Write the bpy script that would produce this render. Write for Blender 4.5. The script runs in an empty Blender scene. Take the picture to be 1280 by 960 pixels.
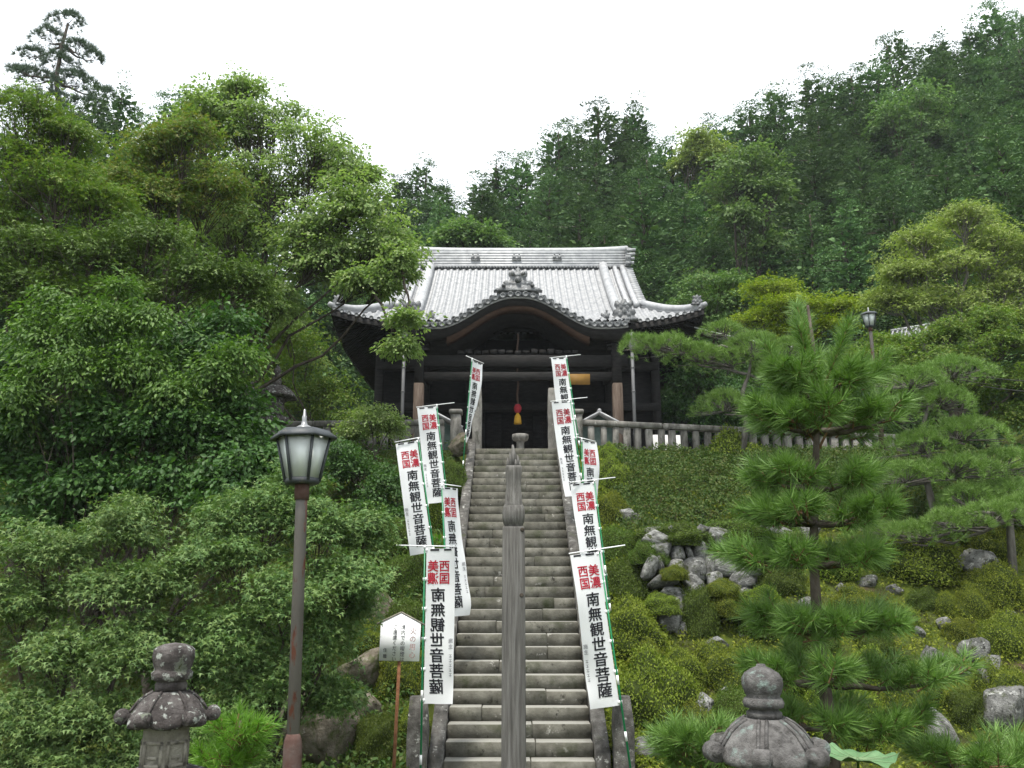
import bpy, math, random
import numpy as np
from mathutils import Vector, Matrix, Euler
PI = math.pi
sc = bpy.context.scene
C = sc.collection
R = math.radians

# ------------------------------------------------------------------ camera, sky, sun, exposure
FPX, PITCH, EYE = 1035.0, R(14.0), 2.4          # focal length in photo pixels (1280 wide), tilt, eye height
cam_d = bpy.data.cameras.new('camera'); cam = bpy.data.objects.new('camera', cam_d); C.objects.link(cam)
cam.location = (0, 0, EYE); cam.rotation_euler = (R(90) + PITCH, 0, 0)
cam_d.sensor_width = 36; cam_d.lens = FPX / 1280 * 36; cam_d.clip_start = 0.1; cam_d.clip_end = 2000
sc.camera = cam
SUN_EL, SUN_AZ = R(70), R(205)                  # thin overcast, the bright part of the sky high behind the camera
w = bpy.data.worlds.new('World'); sc.world = w; w.use_nodes = True
nt = w.node_tree; nt.nodes.clear()
sky = nt.nodes.new('ShaderNodeTexSky'); sky.sky_type = 'NISHITA'; sky.sun_disc = False
sky.sun_elevation = SUN_EL; sky.sun_rotation = SUN_AZ; sky.dust_density = 4.0; sky.air_density = 1.0
mx = nt.nodes.new('ShaderNodeMix'); mx.data_type = 'RGBA'; mx.inputs[0].default_value = 0.82
mx.inputs[7].default_value = (10.2, 10.7, 11.0, 1)                # the even white cloud cover
bg = nt.nodes.new('ShaderNodeBackground'); bg.inputs['Strength'].default_value = 0.052
wo = nt.nodes.new('ShaderNodeOutputWorld')
nt.links.new(sky.outputs[0], mx.inputs[6]); nt.links.new(mx.outputs[2], bg.inputs['Color']); nt.links.new(bg.outputs[0], wo.inputs['Surface'])
sun_d = bpy.data.lights.new('sun', 'SUN'); sun_d.energy = 1.5; sun_d.angle = R(10); sun_d.color = (1, 0.96, 0.88)
sun = bpy.data.objects.new('sun', sun_d); C.objects.link(sun); sun.location = (0, -10, 60)
_sd = Vector((math.sin(SUN_AZ) * math.cos(SUN_EL), math.cos(SUN_AZ) * math.cos(SUN_EL), math.sin(SUN_EL)))
sun.rotation_euler = _sd.to_track_quat('Z', 'Y').to_euler()
sc.view_settings.view_transform = 'Standard'; sc.view_settings.look = 'None'; sc.view_settings.gamma = 1
sc.view_settings.exposure = 1.85
sc.render.engine = 'CYCLES'
sc.cycles.max_bounces = 5; sc.cycles.diffuse_bounces = 2; sc.cycles.glossy_bounces = 2; sc.cycles.transmission_bounces = 4
sc.cycles.transparent_max_bounces = 4; sc.cycles.use_denoising = True
sc.cycles.caustics_reflective = False; sc.cycles.caustics_refractive = False

# ------------------------------------------------------------------ helpers
def ray(px, py):
    a = PITCH + math.atan((480 - py) / FPX)
    return a
def P(px, py, Y):
    """photo pixel + distance along the ground -> world point"""
    z = EYE + Y * math.tan(ray(px, py))
    d = Y * math.cos(PITCH) + (z - EYE) * math.sin(PITCH)
    return np.array([(px - 640) / FPX * d, Y, z])
def mpp(px, py, Y):
    z = Y * math.tan(ray(px, py)); return (Y * math.cos(PITCH) + z * math.sin(PITCH)) / FPX
def sstep(a, b, x):
    t = np.clip((x - a) / (b - a), 0, 1); return t * t * (3 - 2 * t)
def wob(x, y, s=1.0, seed=0):
    a = seed * 1.7
    return (np.sin(x * 1.3 * s + 1.1 * np.sin(y * 0.9 * s + a) + a) + np.sin(y * 1.7 * s + 1.3 * np.sin(x * 1.1 * s + 2 + a))
            + 0.5 * np.sin(x * 3.1 * s + y * 2.3 * s + a) + 0.5 * np.sin(y * 3.7 * s - x * 2.9 * s + 1 + a)) / 3
STX = 0.1                                        # centre line of the stairs
def H(x, y):
    x = np.asarray(x, float); y = np.asarray(y, float)
    slope = np.clip((y - 11.9) / 8.8, 0, 1)
    side = sstep(1.2, 3.0, np.abs(x - STX))
    z = 5.86 * (slope * (1 - side) + side * (0.75 * slope + 0.25 * slope ** 2 * (3 - 2 * slope)))
    onsl = sstep(11.0, 13.0, y) * (1 - sstep(19.8, 20.6, y)) * side
    z = z + onsl * (0.22 * wob(x, y, 1.2) + 0.08 * wob(x, y, 3.7, 2))
    z = z + 0.03 * wob(x, y, 1.5, 4) * (1 - sstep(10.5, 11.5, y))
    back = np.maximum(0, y - 41.5 + 0.04 * np.abs(x)); z = z + 46 * (1 - np.exp(-back * 0.62 / 46))
    right = np.maximum(0, x - 13.5) * sstep(16, 30, y); z = z + 30 * (1 - np.exp(-right * 0.5 / 30))
    left = np.maximum(0, -x - 8.5) * sstep(9, 24, y); z = z + 26 * (1 - np.exp(-left * 0.42 / 26))
    under = (np.abs(x - STX) < 1.4) & (y > 11.6) & (y < 20.8)
    return np.where(under, z - 0.35, z)
def hz(x, y): return float(H(x, y))
def ground_hit(px, py, y0=3.0, y1=60.0):
    for Y in np.arange(y0, y1, 0.05):
        p = P(px, py, Y)
        if p[2] <= hz(p[0], Y): return p
    return P(px, py, y1)

class MB:
    """collects vertices and faces of ONE mesh"""
    def __init__(s): s.V = []; s.F = []; s.n = 0
    def add(s, v, f):
        v = np.asarray(v, float).reshape(-1, 3)
        if isinstance(f, np.ndarray): s.F.append(f + s.n)
        else:
            by = {}
            for q in f: by.setdefault(len(q), []).append(q)
            for k, l in by.items(): s.F.append(np.array(l) + s.n)
        s.V.append(v); s.n += len(v); return s
    def box(s, x0, x1, y0, y1, z0, z1, c=0.0):
        if c <= 0:
            v = [(x, y, z) for z in (z0, z1) for y in (y0, y1) for x in (x0, x1)]
            return s.add(v, [(0, 2, 3, 1), (4, 5, 7, 6), (0, 1, 5, 4), (2, 6, 7, 3), (0, 4, 6, 2), (1, 3, 7, 5)])
        rings = [(c, z0), (0, z0 + c), (0, z1 - c), (c, z1)]
        v = []
        for i, z in rings: v += [(x0 + i, y0 + i, z), (x1 - i, y0 + i, z), (x1 - i, y1 - i, z), (x0 + i, y1 - i, z)]
        f = [(3, 2, 1, 0), (12, 13, 14, 15)]
        for r in range(3):
            for k in range(4): f.append((r * 4 + k, r * 4 + (k + 1) % 4, r * 4 + 4 + (k + 1) % 4, r * 4 + 4 + k))
        return s.add(v, f)
    def tube(s, pts, rad, n=6, cap=True):
        pts = np.asarray(pts, float); m = len(pts); rad = np.broadcast_to(np.asarray(rad, float), (m,))
        t = np.gradient(pts, axis=0); t /= np.linalg.norm(t, axis=1)[:, None] + 1e-9
        ref = np.array([0, 0, 1.0]) if abs(t[0][2]) < 0.9 else np.array([1.0, 0, 0])
        a = np.cross(t, ref); a /= np.linalg.norm(a, axis=1)[:, None] + 1e-9; b = np.cross(t, a)
        th = np.arange(n) * 2 * PI / n
        v = pts[:, None] + rad[:, None, None] * (np.cos(th)[None, :, None] * a[:, None] + np.sin(th)[None, :, None] * b[:, None])
        i = np.arange(m - 1)[:, None] * n; k = np.arange(n)[None]; k2 = (k + 1) % n
        f = np.stack([i + k, i + k2, i + n + k2, i + n + k], -1).reshape(-1, 4)
        s.add(v.reshape(-1, 3), f)
        if cap:
            s.F.append(np.array([list(range(n))[::-1]]) + s.n - m * n); s.F.append(np.array([list(range(n))]) + s.n - n)
        return s
    def lathe(s, prof, n=24, cx=0, cy=0, rot=0.0):
        m = len(prof); th = np.arange(n) * 2 * PI / n + rot; v = []
        for r, z in prof: v += [(cx + r * math.cos(t), cy + r * math.sin(t), z) for t in th]
        f = [(j * n + k, j * n + (k + 1) % n, (j + 1) * n + (k + 1) % n, (j + 1) * n + k) for j in range(m - 1) for k in range(n)]
        f += [tuple(range(n))[::-1], tuple((m - 1) * n + k for k in range(n))]
        return s.add(v, f)
    def prism(s, poly, y0, y1):
        """outline in x,z pulled along y"""
        n = len(poly); v = [(x, y0, z) for x, z in poly] + [(x, y1, z) for x, z in poly]
        f = [tuple(range(n)), tuple(range(2 * n - 1, n - 1, -1))] + [((k + 1) % n, k, n + k, n + (k + 1) % n) for k in range(n)]
        return s.add(v, f)
    def grid(s, pts):
        a, b = pts.shape[:2]; i = np.arange(a - 1)[:, None] * b; j = np.arange(b - 1)[None]
        f = np.stack([i + j, i + j + 1, i + b + j + 1, i + b + j], -1).reshape(-1, 4)
        return s.add(pts.reshape(-1, 3), f)
    def mesh(s, name, mat, smooth=False):
        me = bpy.data.meshes.new(name)
        V = np.concatenate(s.V); me.vertices.add(len(V)); me.vertices.foreach_set('co', V.ravel())
        sizes = np.concatenate([np.full(len(f), f.shape[1]) for f in s.F]); idx = np.concatenate([f.ravel() for f in s.F])
        me.loops.add(len(idx)); me.loops.foreach_set('vertex_index', idx.astype(np.int32))
        me.polygons.add(len(sizes)); st = np.concatenate([[0], np.cumsum(sizes)[:-1]])
        me.polygons.foreach_set('loop_start', st.astype(np.int32))
        if smooth: me.polygons.foreach_set('use_smooth', np.ones(len(sizes), bool))
        me.materials.append(M[mat] if isinstance(mat, str) else mat)
        me.update(calc_edges=True); me.validate()
        return me
    def build(s, name, mat, parent=None, loc=None, smooth=False, **kw):
        return put(name, s.mesh(name, mat, smooth), parent, loc, **kw)
def put(name, me, parent=None, loc=None, rot=None, scale=None, label=None, cat=None, group=None, kind=None):
    o = bpy.data.objects.new(name, me); C.objects.link(o)
    if parent is not None: o.parent = parent
    if loc is not None: o.location = loc
    if rot is not None: o.rotation_euler = rot
    if scale is not None: o.scale = scale if hasattr(scale, '__len__') else (scale,) * 3
    if label: o['label'] = label
    if cat: o['category'] = cat
    if group: o['group'] = group
    if kind: o['kind'] = kind
    return o
def thing(name, label, cat, loc=(0, 0, 0), rot=None, group=None, scale=None):
    return put(name, None, None, tuple(loc), rot, scale, label, cat, group)

# ------------------------------------------------------------------ materials
M = {}
def nodes(name):
    m = bpy.data.materials.new(name); m.use_nodes = True; t = m.node_tree; t.nodes.clear()
    M[name] = m; return m, t
def ramp(t, fac, cols, pos=None):
    r = t.nodes.new('ShaderNodeValToRGB'); e = r.color_ramp.elements
    pos = pos or [i / (len(cols) - 1) for i in range(len(cols))]
    while len(e) < len(cols): e.new(0.5)
    for i, c in enumerate(cols): e[i].position = pos[i]; e[i].color = (*c, 1)
    t.links.new(fac, r.inputs[0]); return r.outputs[0]
def noise(t, coord, scale, detail=4, rough=0.6):
    n = t.nodes.new('ShaderNodeTexNoise'); n.inputs['Scale'].default_value = scale; n.inputs['Detail'].default_value = detail
    n.inputs['Roughness'].default_value = rough; t.links.new(coord, n.inputs['Vector']); return n.outputs['Fac']
def mixc(t, a, b, fac, mode='MIX'):
    m = t.nodes.new('ShaderNodeMix'); m.data_type = 'RGBA'; m.blend_type = mode
    for s, v in ((6, a), (7, b), (0, fac)):
        if isinstance(v, (tuple, list)): m.inputs[s].default_value = (*v, 1)
        elif isinstance(v, (int, float)): m.inputs[s].default_value = v
        else: t.links.new(v, m.inputs[s])
    return m.outputs[2]
def surf(name, cols, scale=6.0, rough=0.8, spec=0.3, bump=0.3, bscale=None, stretch=(1, 1, 1), patch=None, detail=6, metal=0.0, bdist=0.02, vary=.14):
    """noise-coloured surface; patch = (colour, scale, low, high) adds stains or lichen with a shape of their own"""
    m, t = nodes(name); out = t.nodes.new('ShaderNodeOutputMaterial'); b = t.nodes.new('ShaderNodeBsdfPrincipled')
    tc = t.nodes.new('ShaderNodeTexCoord'); mp = t.nodes.new('ShaderNodeMapping'); mp.inputs['Scale'].default_value = stretch
    oi = t.nodes.new('ShaderNodeObjectInfo'); sh = t.nodes.new('ShaderNodeVectorMath'); sh.operation = 'MULTIPLY_ADD'
    sh.inputs[1].default_value = (1, 1, 1); t.links.new(tc.outputs['Object'], sh.inputs[0])
    sc_ = t.nodes.new('ShaderNodeVectorMath'); sc_.operation = 'SCALE'; sc_.inputs[3].default_value = 1.0
    cmb = t.nodes.new('ShaderNodeCombineXYZ'); ml = t.nodes.new('ShaderNodeMath'); ml.operation = 'MULTIPLY'; ml.inputs[1].default_value = 37.0
    t.links.new(oi.outputs['Random'], ml.inputs[0])
    for k in range(3): t.links.new(ml.outputs[0], cmb.inputs[k])
    t.links.new(cmb.outputs[0], sh.inputs[2]); t.links.new(sh.outputs[0], mp.inputs[0]); co = mp.outputs[0]
    col = ramp(t, noise(t, co, scale, detail), cols, [0.3 + 0.4 * i / (len(cols) - 1) for i in range(len(cols))])
    # each piece a little lighter or darker than the next
    hsv = t.nodes.new('ShaderNodeHueSaturation'); mr = t.nodes.new('ShaderNodeMapRange'); mr.inputs[3].default_value = 1 - vary; mr.inputs[4].default_value = 1 + vary
    t.links.new(oi.outputs['Random'], mr.inputs[0]); t.links.new(mr.outputs[0], hsv.inputs['Value']); t.links.new(col, hsv.inputs['Color']); col = hsv.outputs[0]
    for pt in (patch or []):
        pc, ps, lo, hi = pt
        f = noise(t, co, ps, 5, 0.65); mr2 = t.nodes.new('ShaderNodeMapRange'); mr2.inputs[1].default_value = lo; mr2.inputs[2].default_value = hi
        t.links.new(f, mr2.inputs[0]); col = mixc(t, col, pc, mr2.outputs[0])
    t.links.new(col, b.inputs['Base Color']); b.inputs['Roughness'].default_value = rough
    b.inputs['Specular IOR Level'].default_value = spec; b.inputs['Metallic'].default_value = metal
    if bump:
        bp = t.nodes.new('ShaderNodeBump'); bp.inputs['Strength'].default_value = bump; bp.inputs['Distance'].default_value = bdist
        t.links.new(noise(t, co, bscale or scale * 4, 5, 0.7), bp.inputs['Height']); t.links.new(bp.outputs[0], b.inputs['Normal'])
    t.links.new(b.outputs[0], out.inputs[0]); return m
def leafm(name, cols, trans=0.35, rough=0.5, spec=0.3, vary=0.12, hue=0.015):
    """leaf: own colour for every leaf (per mesh island), every plant a little different, light passing through"""
    m, t = nodes(name); out = t.nodes.new('ShaderNodeOutputMaterial'); b = t.nodes.new('ShaderNodeBsdfPrincipled')
    g = t.nodes.new('ShaderNodeNewGeometry'); oi = t.nodes.new('ShaderNodeObjectInfo')
    col = ramp(t, g.outputs['Random Per Island'], cols)
    hsv = t.nodes.new('ShaderNodeHueSaturation')
    mr = t.nodes.new('ShaderNodeMapRange'); mr.inputs[3].default_value = 1 - vary; mr.inputs[4].default_value = 1 + vary
    mh = t.nodes.new('ShaderNodeMapRange'); mh.inputs[3].default_value = 0.5 - hue; mh.inputs[4].default_value = 0.5 + hue
    t.links.new(oi.outputs['Random'], mr.inputs[0]); t.links.new(oi.outputs['Random'], mh.inputs[0])
    t.links.new(mr.outputs[0], hsv.inputs['Value']); t.links.new(mh.outputs[0], hsv.inputs['Hue'])
    t.links.new(col, hsv.inputs['Color']); t.links.new(hsv.outputs[0], b.inputs['Base Color'])
    b.inputs['Roughness'].default_value = rough; b.inputs['Specular IOR Level'].default_value = spec
    if trans:
        tr = t.nodes.new('ShaderNodeBsdfTranslucent'); ms = t.nodes.new('ShaderNodeMixShader'); ms.inputs[0].default_value = trans
        warm = mixc(t, hsv.outputs[0], (1.15, 1.35, 0.6), 1.0, 'MULTIPLY'); t.links.new(warm, tr.inputs[0])
        t.links.new(b.outputs[0], ms.inputs[1]); t.links.new(tr.outputs[0], ms.inputs[2]); t.links.new(ms.outputs[0], out.inputs[0])
    else: t.links.new(b.outputs[0], out.inputs[0])
    return m
# stone, wood, metal, cloth
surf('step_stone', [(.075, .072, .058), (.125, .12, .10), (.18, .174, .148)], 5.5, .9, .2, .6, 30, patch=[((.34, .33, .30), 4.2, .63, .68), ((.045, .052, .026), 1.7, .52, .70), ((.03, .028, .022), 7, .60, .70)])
def paler_top(name, col, lo=.75, hi=.98, amt=.75):
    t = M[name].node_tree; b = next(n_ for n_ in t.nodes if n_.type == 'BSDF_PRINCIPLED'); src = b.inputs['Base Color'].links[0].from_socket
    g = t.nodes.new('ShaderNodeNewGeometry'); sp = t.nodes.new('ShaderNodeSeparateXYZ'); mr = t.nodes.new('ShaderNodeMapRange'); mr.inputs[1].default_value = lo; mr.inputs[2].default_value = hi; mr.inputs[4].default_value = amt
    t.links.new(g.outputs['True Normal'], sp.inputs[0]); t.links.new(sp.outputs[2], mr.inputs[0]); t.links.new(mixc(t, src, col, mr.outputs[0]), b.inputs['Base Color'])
paler_top('step_stone', (.27, .265, .24))  # upward-facing tread tops mixed to a paler grey than the risers
surf('old_stone', [(.045, .043, .04), (.095, .09, .083), (.18, .175, .165)], 7, .95, .15, .8, 40, patch=[((.45, .45, .42), 9, .60, .70), ((.07, .08, .04), 4, .58, .72)])
surf('lantern_stone', [(.035, .03, .03), (.085, .075, .072), (.17, .155, .15)], 9, .95, .15, 1.0, 45, patch=[((.34, .36, .33), 16, .57, .62), ((.30, .33, .29), 6, .62, .68), ((.07, .075, .035), 6, .62, .72)], bdist=.03)
surf('smooth_stone', [(.06, .057, .055), (.115, .11, .107), (.18, .175, .17)], 14, .92, .15, .8, 70, patch=[((.20, .25, .23), 8, .58, .68), ((.03, .028, .027), 5, .58, .68), ((.06, .07, .035), 5, .64, .76)])
surf('pale_stone', [(.14, .13, .11), (.22, .205, .17), (.30, .285, .24)], 10, .95, .15, .6, 60, patch=[((.09, .085, .075), 7, .58, .7)])
surf('fence_stone', [(.09, .086, .078), (.18, .172, .158), (.27, .262, .245)], 6, .95, .15, .6, 40, patch=[((.055, .055, .045), 5, .52, .70), ((.5, .5, .47), 8, .64, .72)], stretch=(1, 1, .45))
surf('rock', [(.09, .09, .082), (.22, .22, .21), (.38, .38, .365)], 2.6, .95, .2, .9, 9, patch=[((.55, .55, .53), 3.0, .58, .68), ((.06, .075, .02), 1.6, .54, .66), ((.03, .03, .026), 4, .58, .66)], bdist=.09, vary=.3)
surf('rock_brown', [(.07, .06, .045), (.15, .13, .10), (.25, .22, .18)], 3, .95, .15, .9, 10, patch=[((.4, .38, .34), 3.5, .62, .7), ((.06, .08, .02), 1.8, .5, .64)], bdist=.06)
surf('ground', [(.035, .030, .018), (.055, .062, .02), (.08, .095, .025)], 1.4, 1, .1, 1.0, 22, patch=[((.085, .115, .02), 2.2, .40, .54), ((.10, .075, .045), .9, .61, .70)], bdist=.08)
surf('paving', [(.16, .155, .14), (.25, .24, .22)], 3, .95, .15, .3, 30)
surf('grey_wood', [(.06, .057, .053), (.115, .11, .103), (.18, .175, .168)], 6, .85, .2, .6, 22, stretch=(7, 7, .35), patch=[((.07, .065, .05), 3, .6, .75)])
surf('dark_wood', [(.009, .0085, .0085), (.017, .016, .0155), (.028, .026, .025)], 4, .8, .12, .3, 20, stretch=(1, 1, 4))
surf('brown_wood', [(.026, .014, .010), (.046, .025, .016), (.068, .038, .024)], 4, .75, .25, .3, 24, stretch=(1, 4, 4))
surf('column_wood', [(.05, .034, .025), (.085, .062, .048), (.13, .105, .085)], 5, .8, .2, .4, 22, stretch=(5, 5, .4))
surf('tile', [(.15, .155, .165), (.23, .235, .245), (.31, .315, .325)], 5, .45, .5, .2, 30, detail=8)
surf('tile_pale', [(.20, .205, .215), (.29, .295, .305), (.38, .385, .39)], 4, .48, .5, .2, 30, patch=[((.16, .16, .16), 6, .64, .74)])
surf('tile_dark', [(.045, .047, .05), (.10, .105, .11), (.19, .195, .20)], 9, .55, .5, .4, 40, patch=[((.32, .33, .34), 11, .58, .66)])
surf('iron_dark', [(.018, .022, .026), (.032, .037, .042)], 9, .45, .4, .15, 50, metal=.2)
surf('lamp_metal', [(.030, .036, .042), (.055, .062, .068)], 8, .5, .4, .2, 40, patch=[((.12, .11, .09), 7, .62, .70)])
surf('rust_post', [(.075, .068, .06), (.11, .10, .088)], 6, .6, .4, .3, 60, patch=[((.11, .035, .02), 11, .59, .65), ((.07, .018, .010), 22, .60, .66)], stretch=(1, 1, .28))
surf('rust', [(.13, .055, .025), (.22, .10, .05), (.30, .15, .08)], 14, .9, .2, .5, 60)
surf('rust_red', [(.06, .032, .025), (.085, .05, .042), (.10, .08, .072)], 9, .85, .2, .4, 60)
surf('chrome_finial', [(.2, .205, .21), (.3, .305, .31)], 8, .35, .5, 0, metal=.5)
surf('pipe', [(.07, .072, .075), (.12, .122, .125)], 5, .55, .4, .1, 30, stretch=(1, 1, .3))
surf('copper_roof', [(.025, .042, .037), (.04, .062, .054), (.06, .085, .075)], 5, .7, .3, .2, 30)
surf('green_pole', [(.006, .16, .06), (.009, .20, .075)], 8, .35, .4, 0)
surf('white_plastic', [(.74, .75, .76), (.82, .83, .84)], 8, .4, .4, 0)
surf('sign_paint', [(.80, .81, .83), (.86, .87, .88)], 2, .5, .3, 0)
surf('ink_black', [(.012, .012, .016), (.02, .02, .026)], 20, .8, .2, 0)
surf('ink_grey', [(.22, .22, .24), (.30, .30, .32)], 20, .8, .2, 0)
surf('ink_red', [(.30, .010, .026), (.36, .014, .032)], 20, .8, .2, 0)
surf('ink_faded', [(.42, .25, .25), (.5, .32, .31)], 20, .8, .2, 0)
surf('yellow_board', [(.15, .078, .014), (.19, .105, .02)], 6, .7, .3, .1)
surf('red_cloth', [(.22, .02, .028), (.30, .035, .045)], 12, .9, .1, .4)
surf('yellow_cloth', [(.32, .18, .02), (.42, .25, .035)], 20, .9, .1, .4, stretch=(4, 4, .3))
surf('rope', [(.06, .04, .035), (.12, .08, .06)], 30, .9, .1, .4)
surf('cable', [(.02, .02, .02), (.035, .035, .035)], 10, .6, .3, 0)
surf('cable_pale', [(.3, .31, .32), (.4, .41, .42)], 10, .6, .3, 0)
surf('bark', [(.030, .025, .02), (.06, .05, .04), (.11, .095, .08)], 9, .95, .1, .9, 26, stretch=(1, 1, .4))
surf('pine_bark', [(.045, .036, .028), (.09, .075, .06), (.15, .13, .11)], 12, .95, .1, .9, 30, stretch=(1, 1, .5))
surf('pale_bark', [(.07, .065, .055), (.12, .11, .10), (.18, .17, .155)], 9, .95, .1, .7, 30, stretch=(1, 1, .4))
surf('shoot_bark', [(.14, .08, .045), (.22, .135, .075)], 14, .9, .1, .5, 40)
surf('hedge_core', [(.026, .038, .010), (.04, .055, .014)], 5, 1, .05, .6, 20)
surf('plaster', [(.55, .55, .54), (.65, .65, .64)], 3, .9, .2, .1)
# pane: frosted lamp glass
m, t = nodes('frosted_glass'); o_ = t.nodes.new('ShaderNodeOutputMaterial'); b_ = t.nodes.new('ShaderNodeBsdfPrincipled')
b_.inputs['Base Color'].default_value = (.86, .90, .89, 1); b_.inputs['Roughness'].default_value = .2; b_.inputs['Specular IOR Level'].default_value = .5
tr_ = t.nodes.new('ShaderNodeBsdfTranslucent'); tr_.inputs[0].default_value = (.72, .78, .77, 1); ms_ = t.nodes.new('ShaderNodeMixShader'); ms_.inputs[0].default_value = .3
t.links.new(b_.outputs[0], ms_.inputs[1]); t.links.new(tr_.outputs[0], ms_.inputs[2]); t.links.new(ms_.outputs[0], o_.inputs[0])
m, t = nodes('banner_cloth'); o_ = t.nodes.new('ShaderNodeOutputMaterial'); b_ = t.nodes.new('ShaderNodeBsdfPrincipled')
b_.inputs['Base Color'].default_value = (.84, .85, .87, 1); b_.inputs['Roughness'].default_value = .8; b_.inputs['Specular IOR Level'].default_value = .2
tr_ = t.nodes.new('ShaderNodeBsdfTranslucent'); tr_.inputs[0].default_value = (.85, .86, .88, 1); ms_ = t.nodes.new('ShaderNodeMixShader'); ms_.inputs[0].default_value = .35
t.links.new(b_.outputs[0], ms_.inputs[1]); t.links.new(tr_.outputs[0], ms_.inputs[2]); t.links.new(ms_.outputs[0], o_.inputs[0])
# foliage
leafm('leaf_zelkova', [(.13, .20, .06), (.17, .24, .08), (.22, .285, .105), (.26, .305, .135)], .4, .55, .2)
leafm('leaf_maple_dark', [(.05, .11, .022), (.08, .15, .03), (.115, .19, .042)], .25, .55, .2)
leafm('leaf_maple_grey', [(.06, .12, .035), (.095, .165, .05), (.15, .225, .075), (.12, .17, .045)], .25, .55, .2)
leafm('leaf_maple_olive', [(.085, .15, .025), (.12, .19, .035), (.15, .185, .035), (.08, .155, .03)], .35, .55, .2, vary=.06, hue=.006)
leafm('leaf_maple_orange', [(.11, .17, .04), (.19, .17, .045), (.10, .175, .04), (.12, .18, .04)], .35, .55, .2)
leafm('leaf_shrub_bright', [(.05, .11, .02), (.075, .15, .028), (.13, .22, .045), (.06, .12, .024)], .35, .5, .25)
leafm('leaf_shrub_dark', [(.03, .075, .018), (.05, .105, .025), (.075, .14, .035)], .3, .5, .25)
leafm('leaf_yellow', [(.16, .21, .015), (.23, .27, .02), (.15, .215, .025)], .35, .55, .2)
leafm('leaf_light', [(.15, .21, .055), (.21, .27, .075), (.27, .31, .10), (.18, .24, .065)], .35, .55, .2, vary=.03, hue=.0)
leafm('leaf_forest', [(.075, .14, .045), (.11, .18, .06), (.15, .215, .085)], .35, .55, .2)
leafm('hinoki', [(.04, .088, .032), (.068, .13, .044), (.12, .195, .07)], .12, .6, .15, vary=.38, hue=.007)
leafm('needle', [(.08, .16, .032), (.12, .22, .048), (.17, .28, .07)], .2, .45, .3, vary=.04, hue=.0)
leafm('needle_pad', [(.10, .18, .035), (.145, .24, .055), (.19, .29, .08)], .2, .5, .25, vary=.06, hue=.004)
leafm('needle_fresh', [(.08, .19, .02), (.12, .25, .03), (.17, .31, .045)], .3, .45, .3, vary=.03, hue=.0)
leafm('needle_far', [(.05, .09, .05), (.07, .12, .07)], .1, .5, .3)
leafm('azalea', [(.10, .135, .016), (.15, .195, .024), (.21, .245, .04)], .3, .6, .15, vary=.2, hue=.018)
leafm('azalea_dark', [(.05, .085, .014), (.08, .12, .02), (.11, .155, .028)], .3, .55, .2, vary=.2)
leafm('ivy', [(.035, .07, .016), (.055, .095, .022), (.08, .12, .03), (.10, .11, .035)], .25, .55, .15)
leafm('moss', [(.105, .14, .016), (.16, .20, .024), (.22, .25, .042)], .25, .8, .1)
leafm('fern', [(.05, .13, .015), (.09, .20, .025)], .4, .4, .4)
surf('lotus', [(.06, .13, .055), (.09, .175, .08), (.13, .22, .11)], 9, .55, .25, .3, 40)
surf('lotus_vein', [(.13, .20, .10), (.17, .24, .13)], 9, .6, .2, 0)

# ------------------------------------------------------------------ foliage generators (numpy)
def unit(v): return v / (np.linalg.norm(v, axis=-1, keepdims=True) + 1e-9)
def frame(u, n):
    u = unit(u); n = unit(n - (n * u).sum(-1, keepdims=True) * u); return u, n, np.cross(n, u)
def leaf_cards(mb, p, u, n, size, kind='rhomb', width=.3):
    u, n, s = frame(u, n); N = len(p); z = np.asarray(size).reshape(-1, 1) * np.ones((N, 1))
    if kind == 'rhomb':
        v = np.stack([p, p + z * (.45 * u + width * s + .07 * n), p + z * (u - .12 * n), p + z * (.45 * u - width * s + .07 * n)], 1)
        f = np.array([[0, 2, 1], [0, 3, 2]])
    elif kind == 'maple':
        L = []
        for a, r in ((-72, .8), (-36, .30), (0, 1.0), (36, .30), (72, .8)):
            a = R(a); L.append(p + z * r * (math.cos(a) * u + math.sin(a) * s - (.15 * r) * n))
        v = np.stack([p] + L, 1); f = np.array([[0, 1, 2], [0, 2, 3], [0, 3, 4], [0, 4, 5]])
    elif kind == 'fan':
        L = [p]; f = []
        for i, (a, r) in enumerate(((-62, .62), (-32, .85), (0, 1.0), (30, .88), (64, .6))):
            a0, a1 = R(a - 9), R(a + 9); a = R(a)
            L += [p + z * .42 * r * (math.cos(a0) * u + math.sin(a0) * s), p + z * r * (math.cos(a) * u + math.sin(a) * s - .22 * n),
                  p + z * .42 * r * (math.cos(a1) * u + math.sin(a1) * s)]
            k = 1 + 3 * i; f += [[0, k, k + 1], [0, k + 1, k + 2]]
        v = np.stack(L, 1); f = np.array(f)
    elif kind == 'needle':
        v = np.stack([p - width * z * s, p + width * z * s, p + z * u], 1); f = np.array([[0, 1, 2]])
    k = v.shape[1]
    mb.add(v.reshape(-1, 3), (f[None] + (np.arange(N) * k)[:, None, None]).reshape(-1, 3))
def rdir(g, n):
    v = g.normal(size=(n, 3)); return unit(v)
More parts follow.
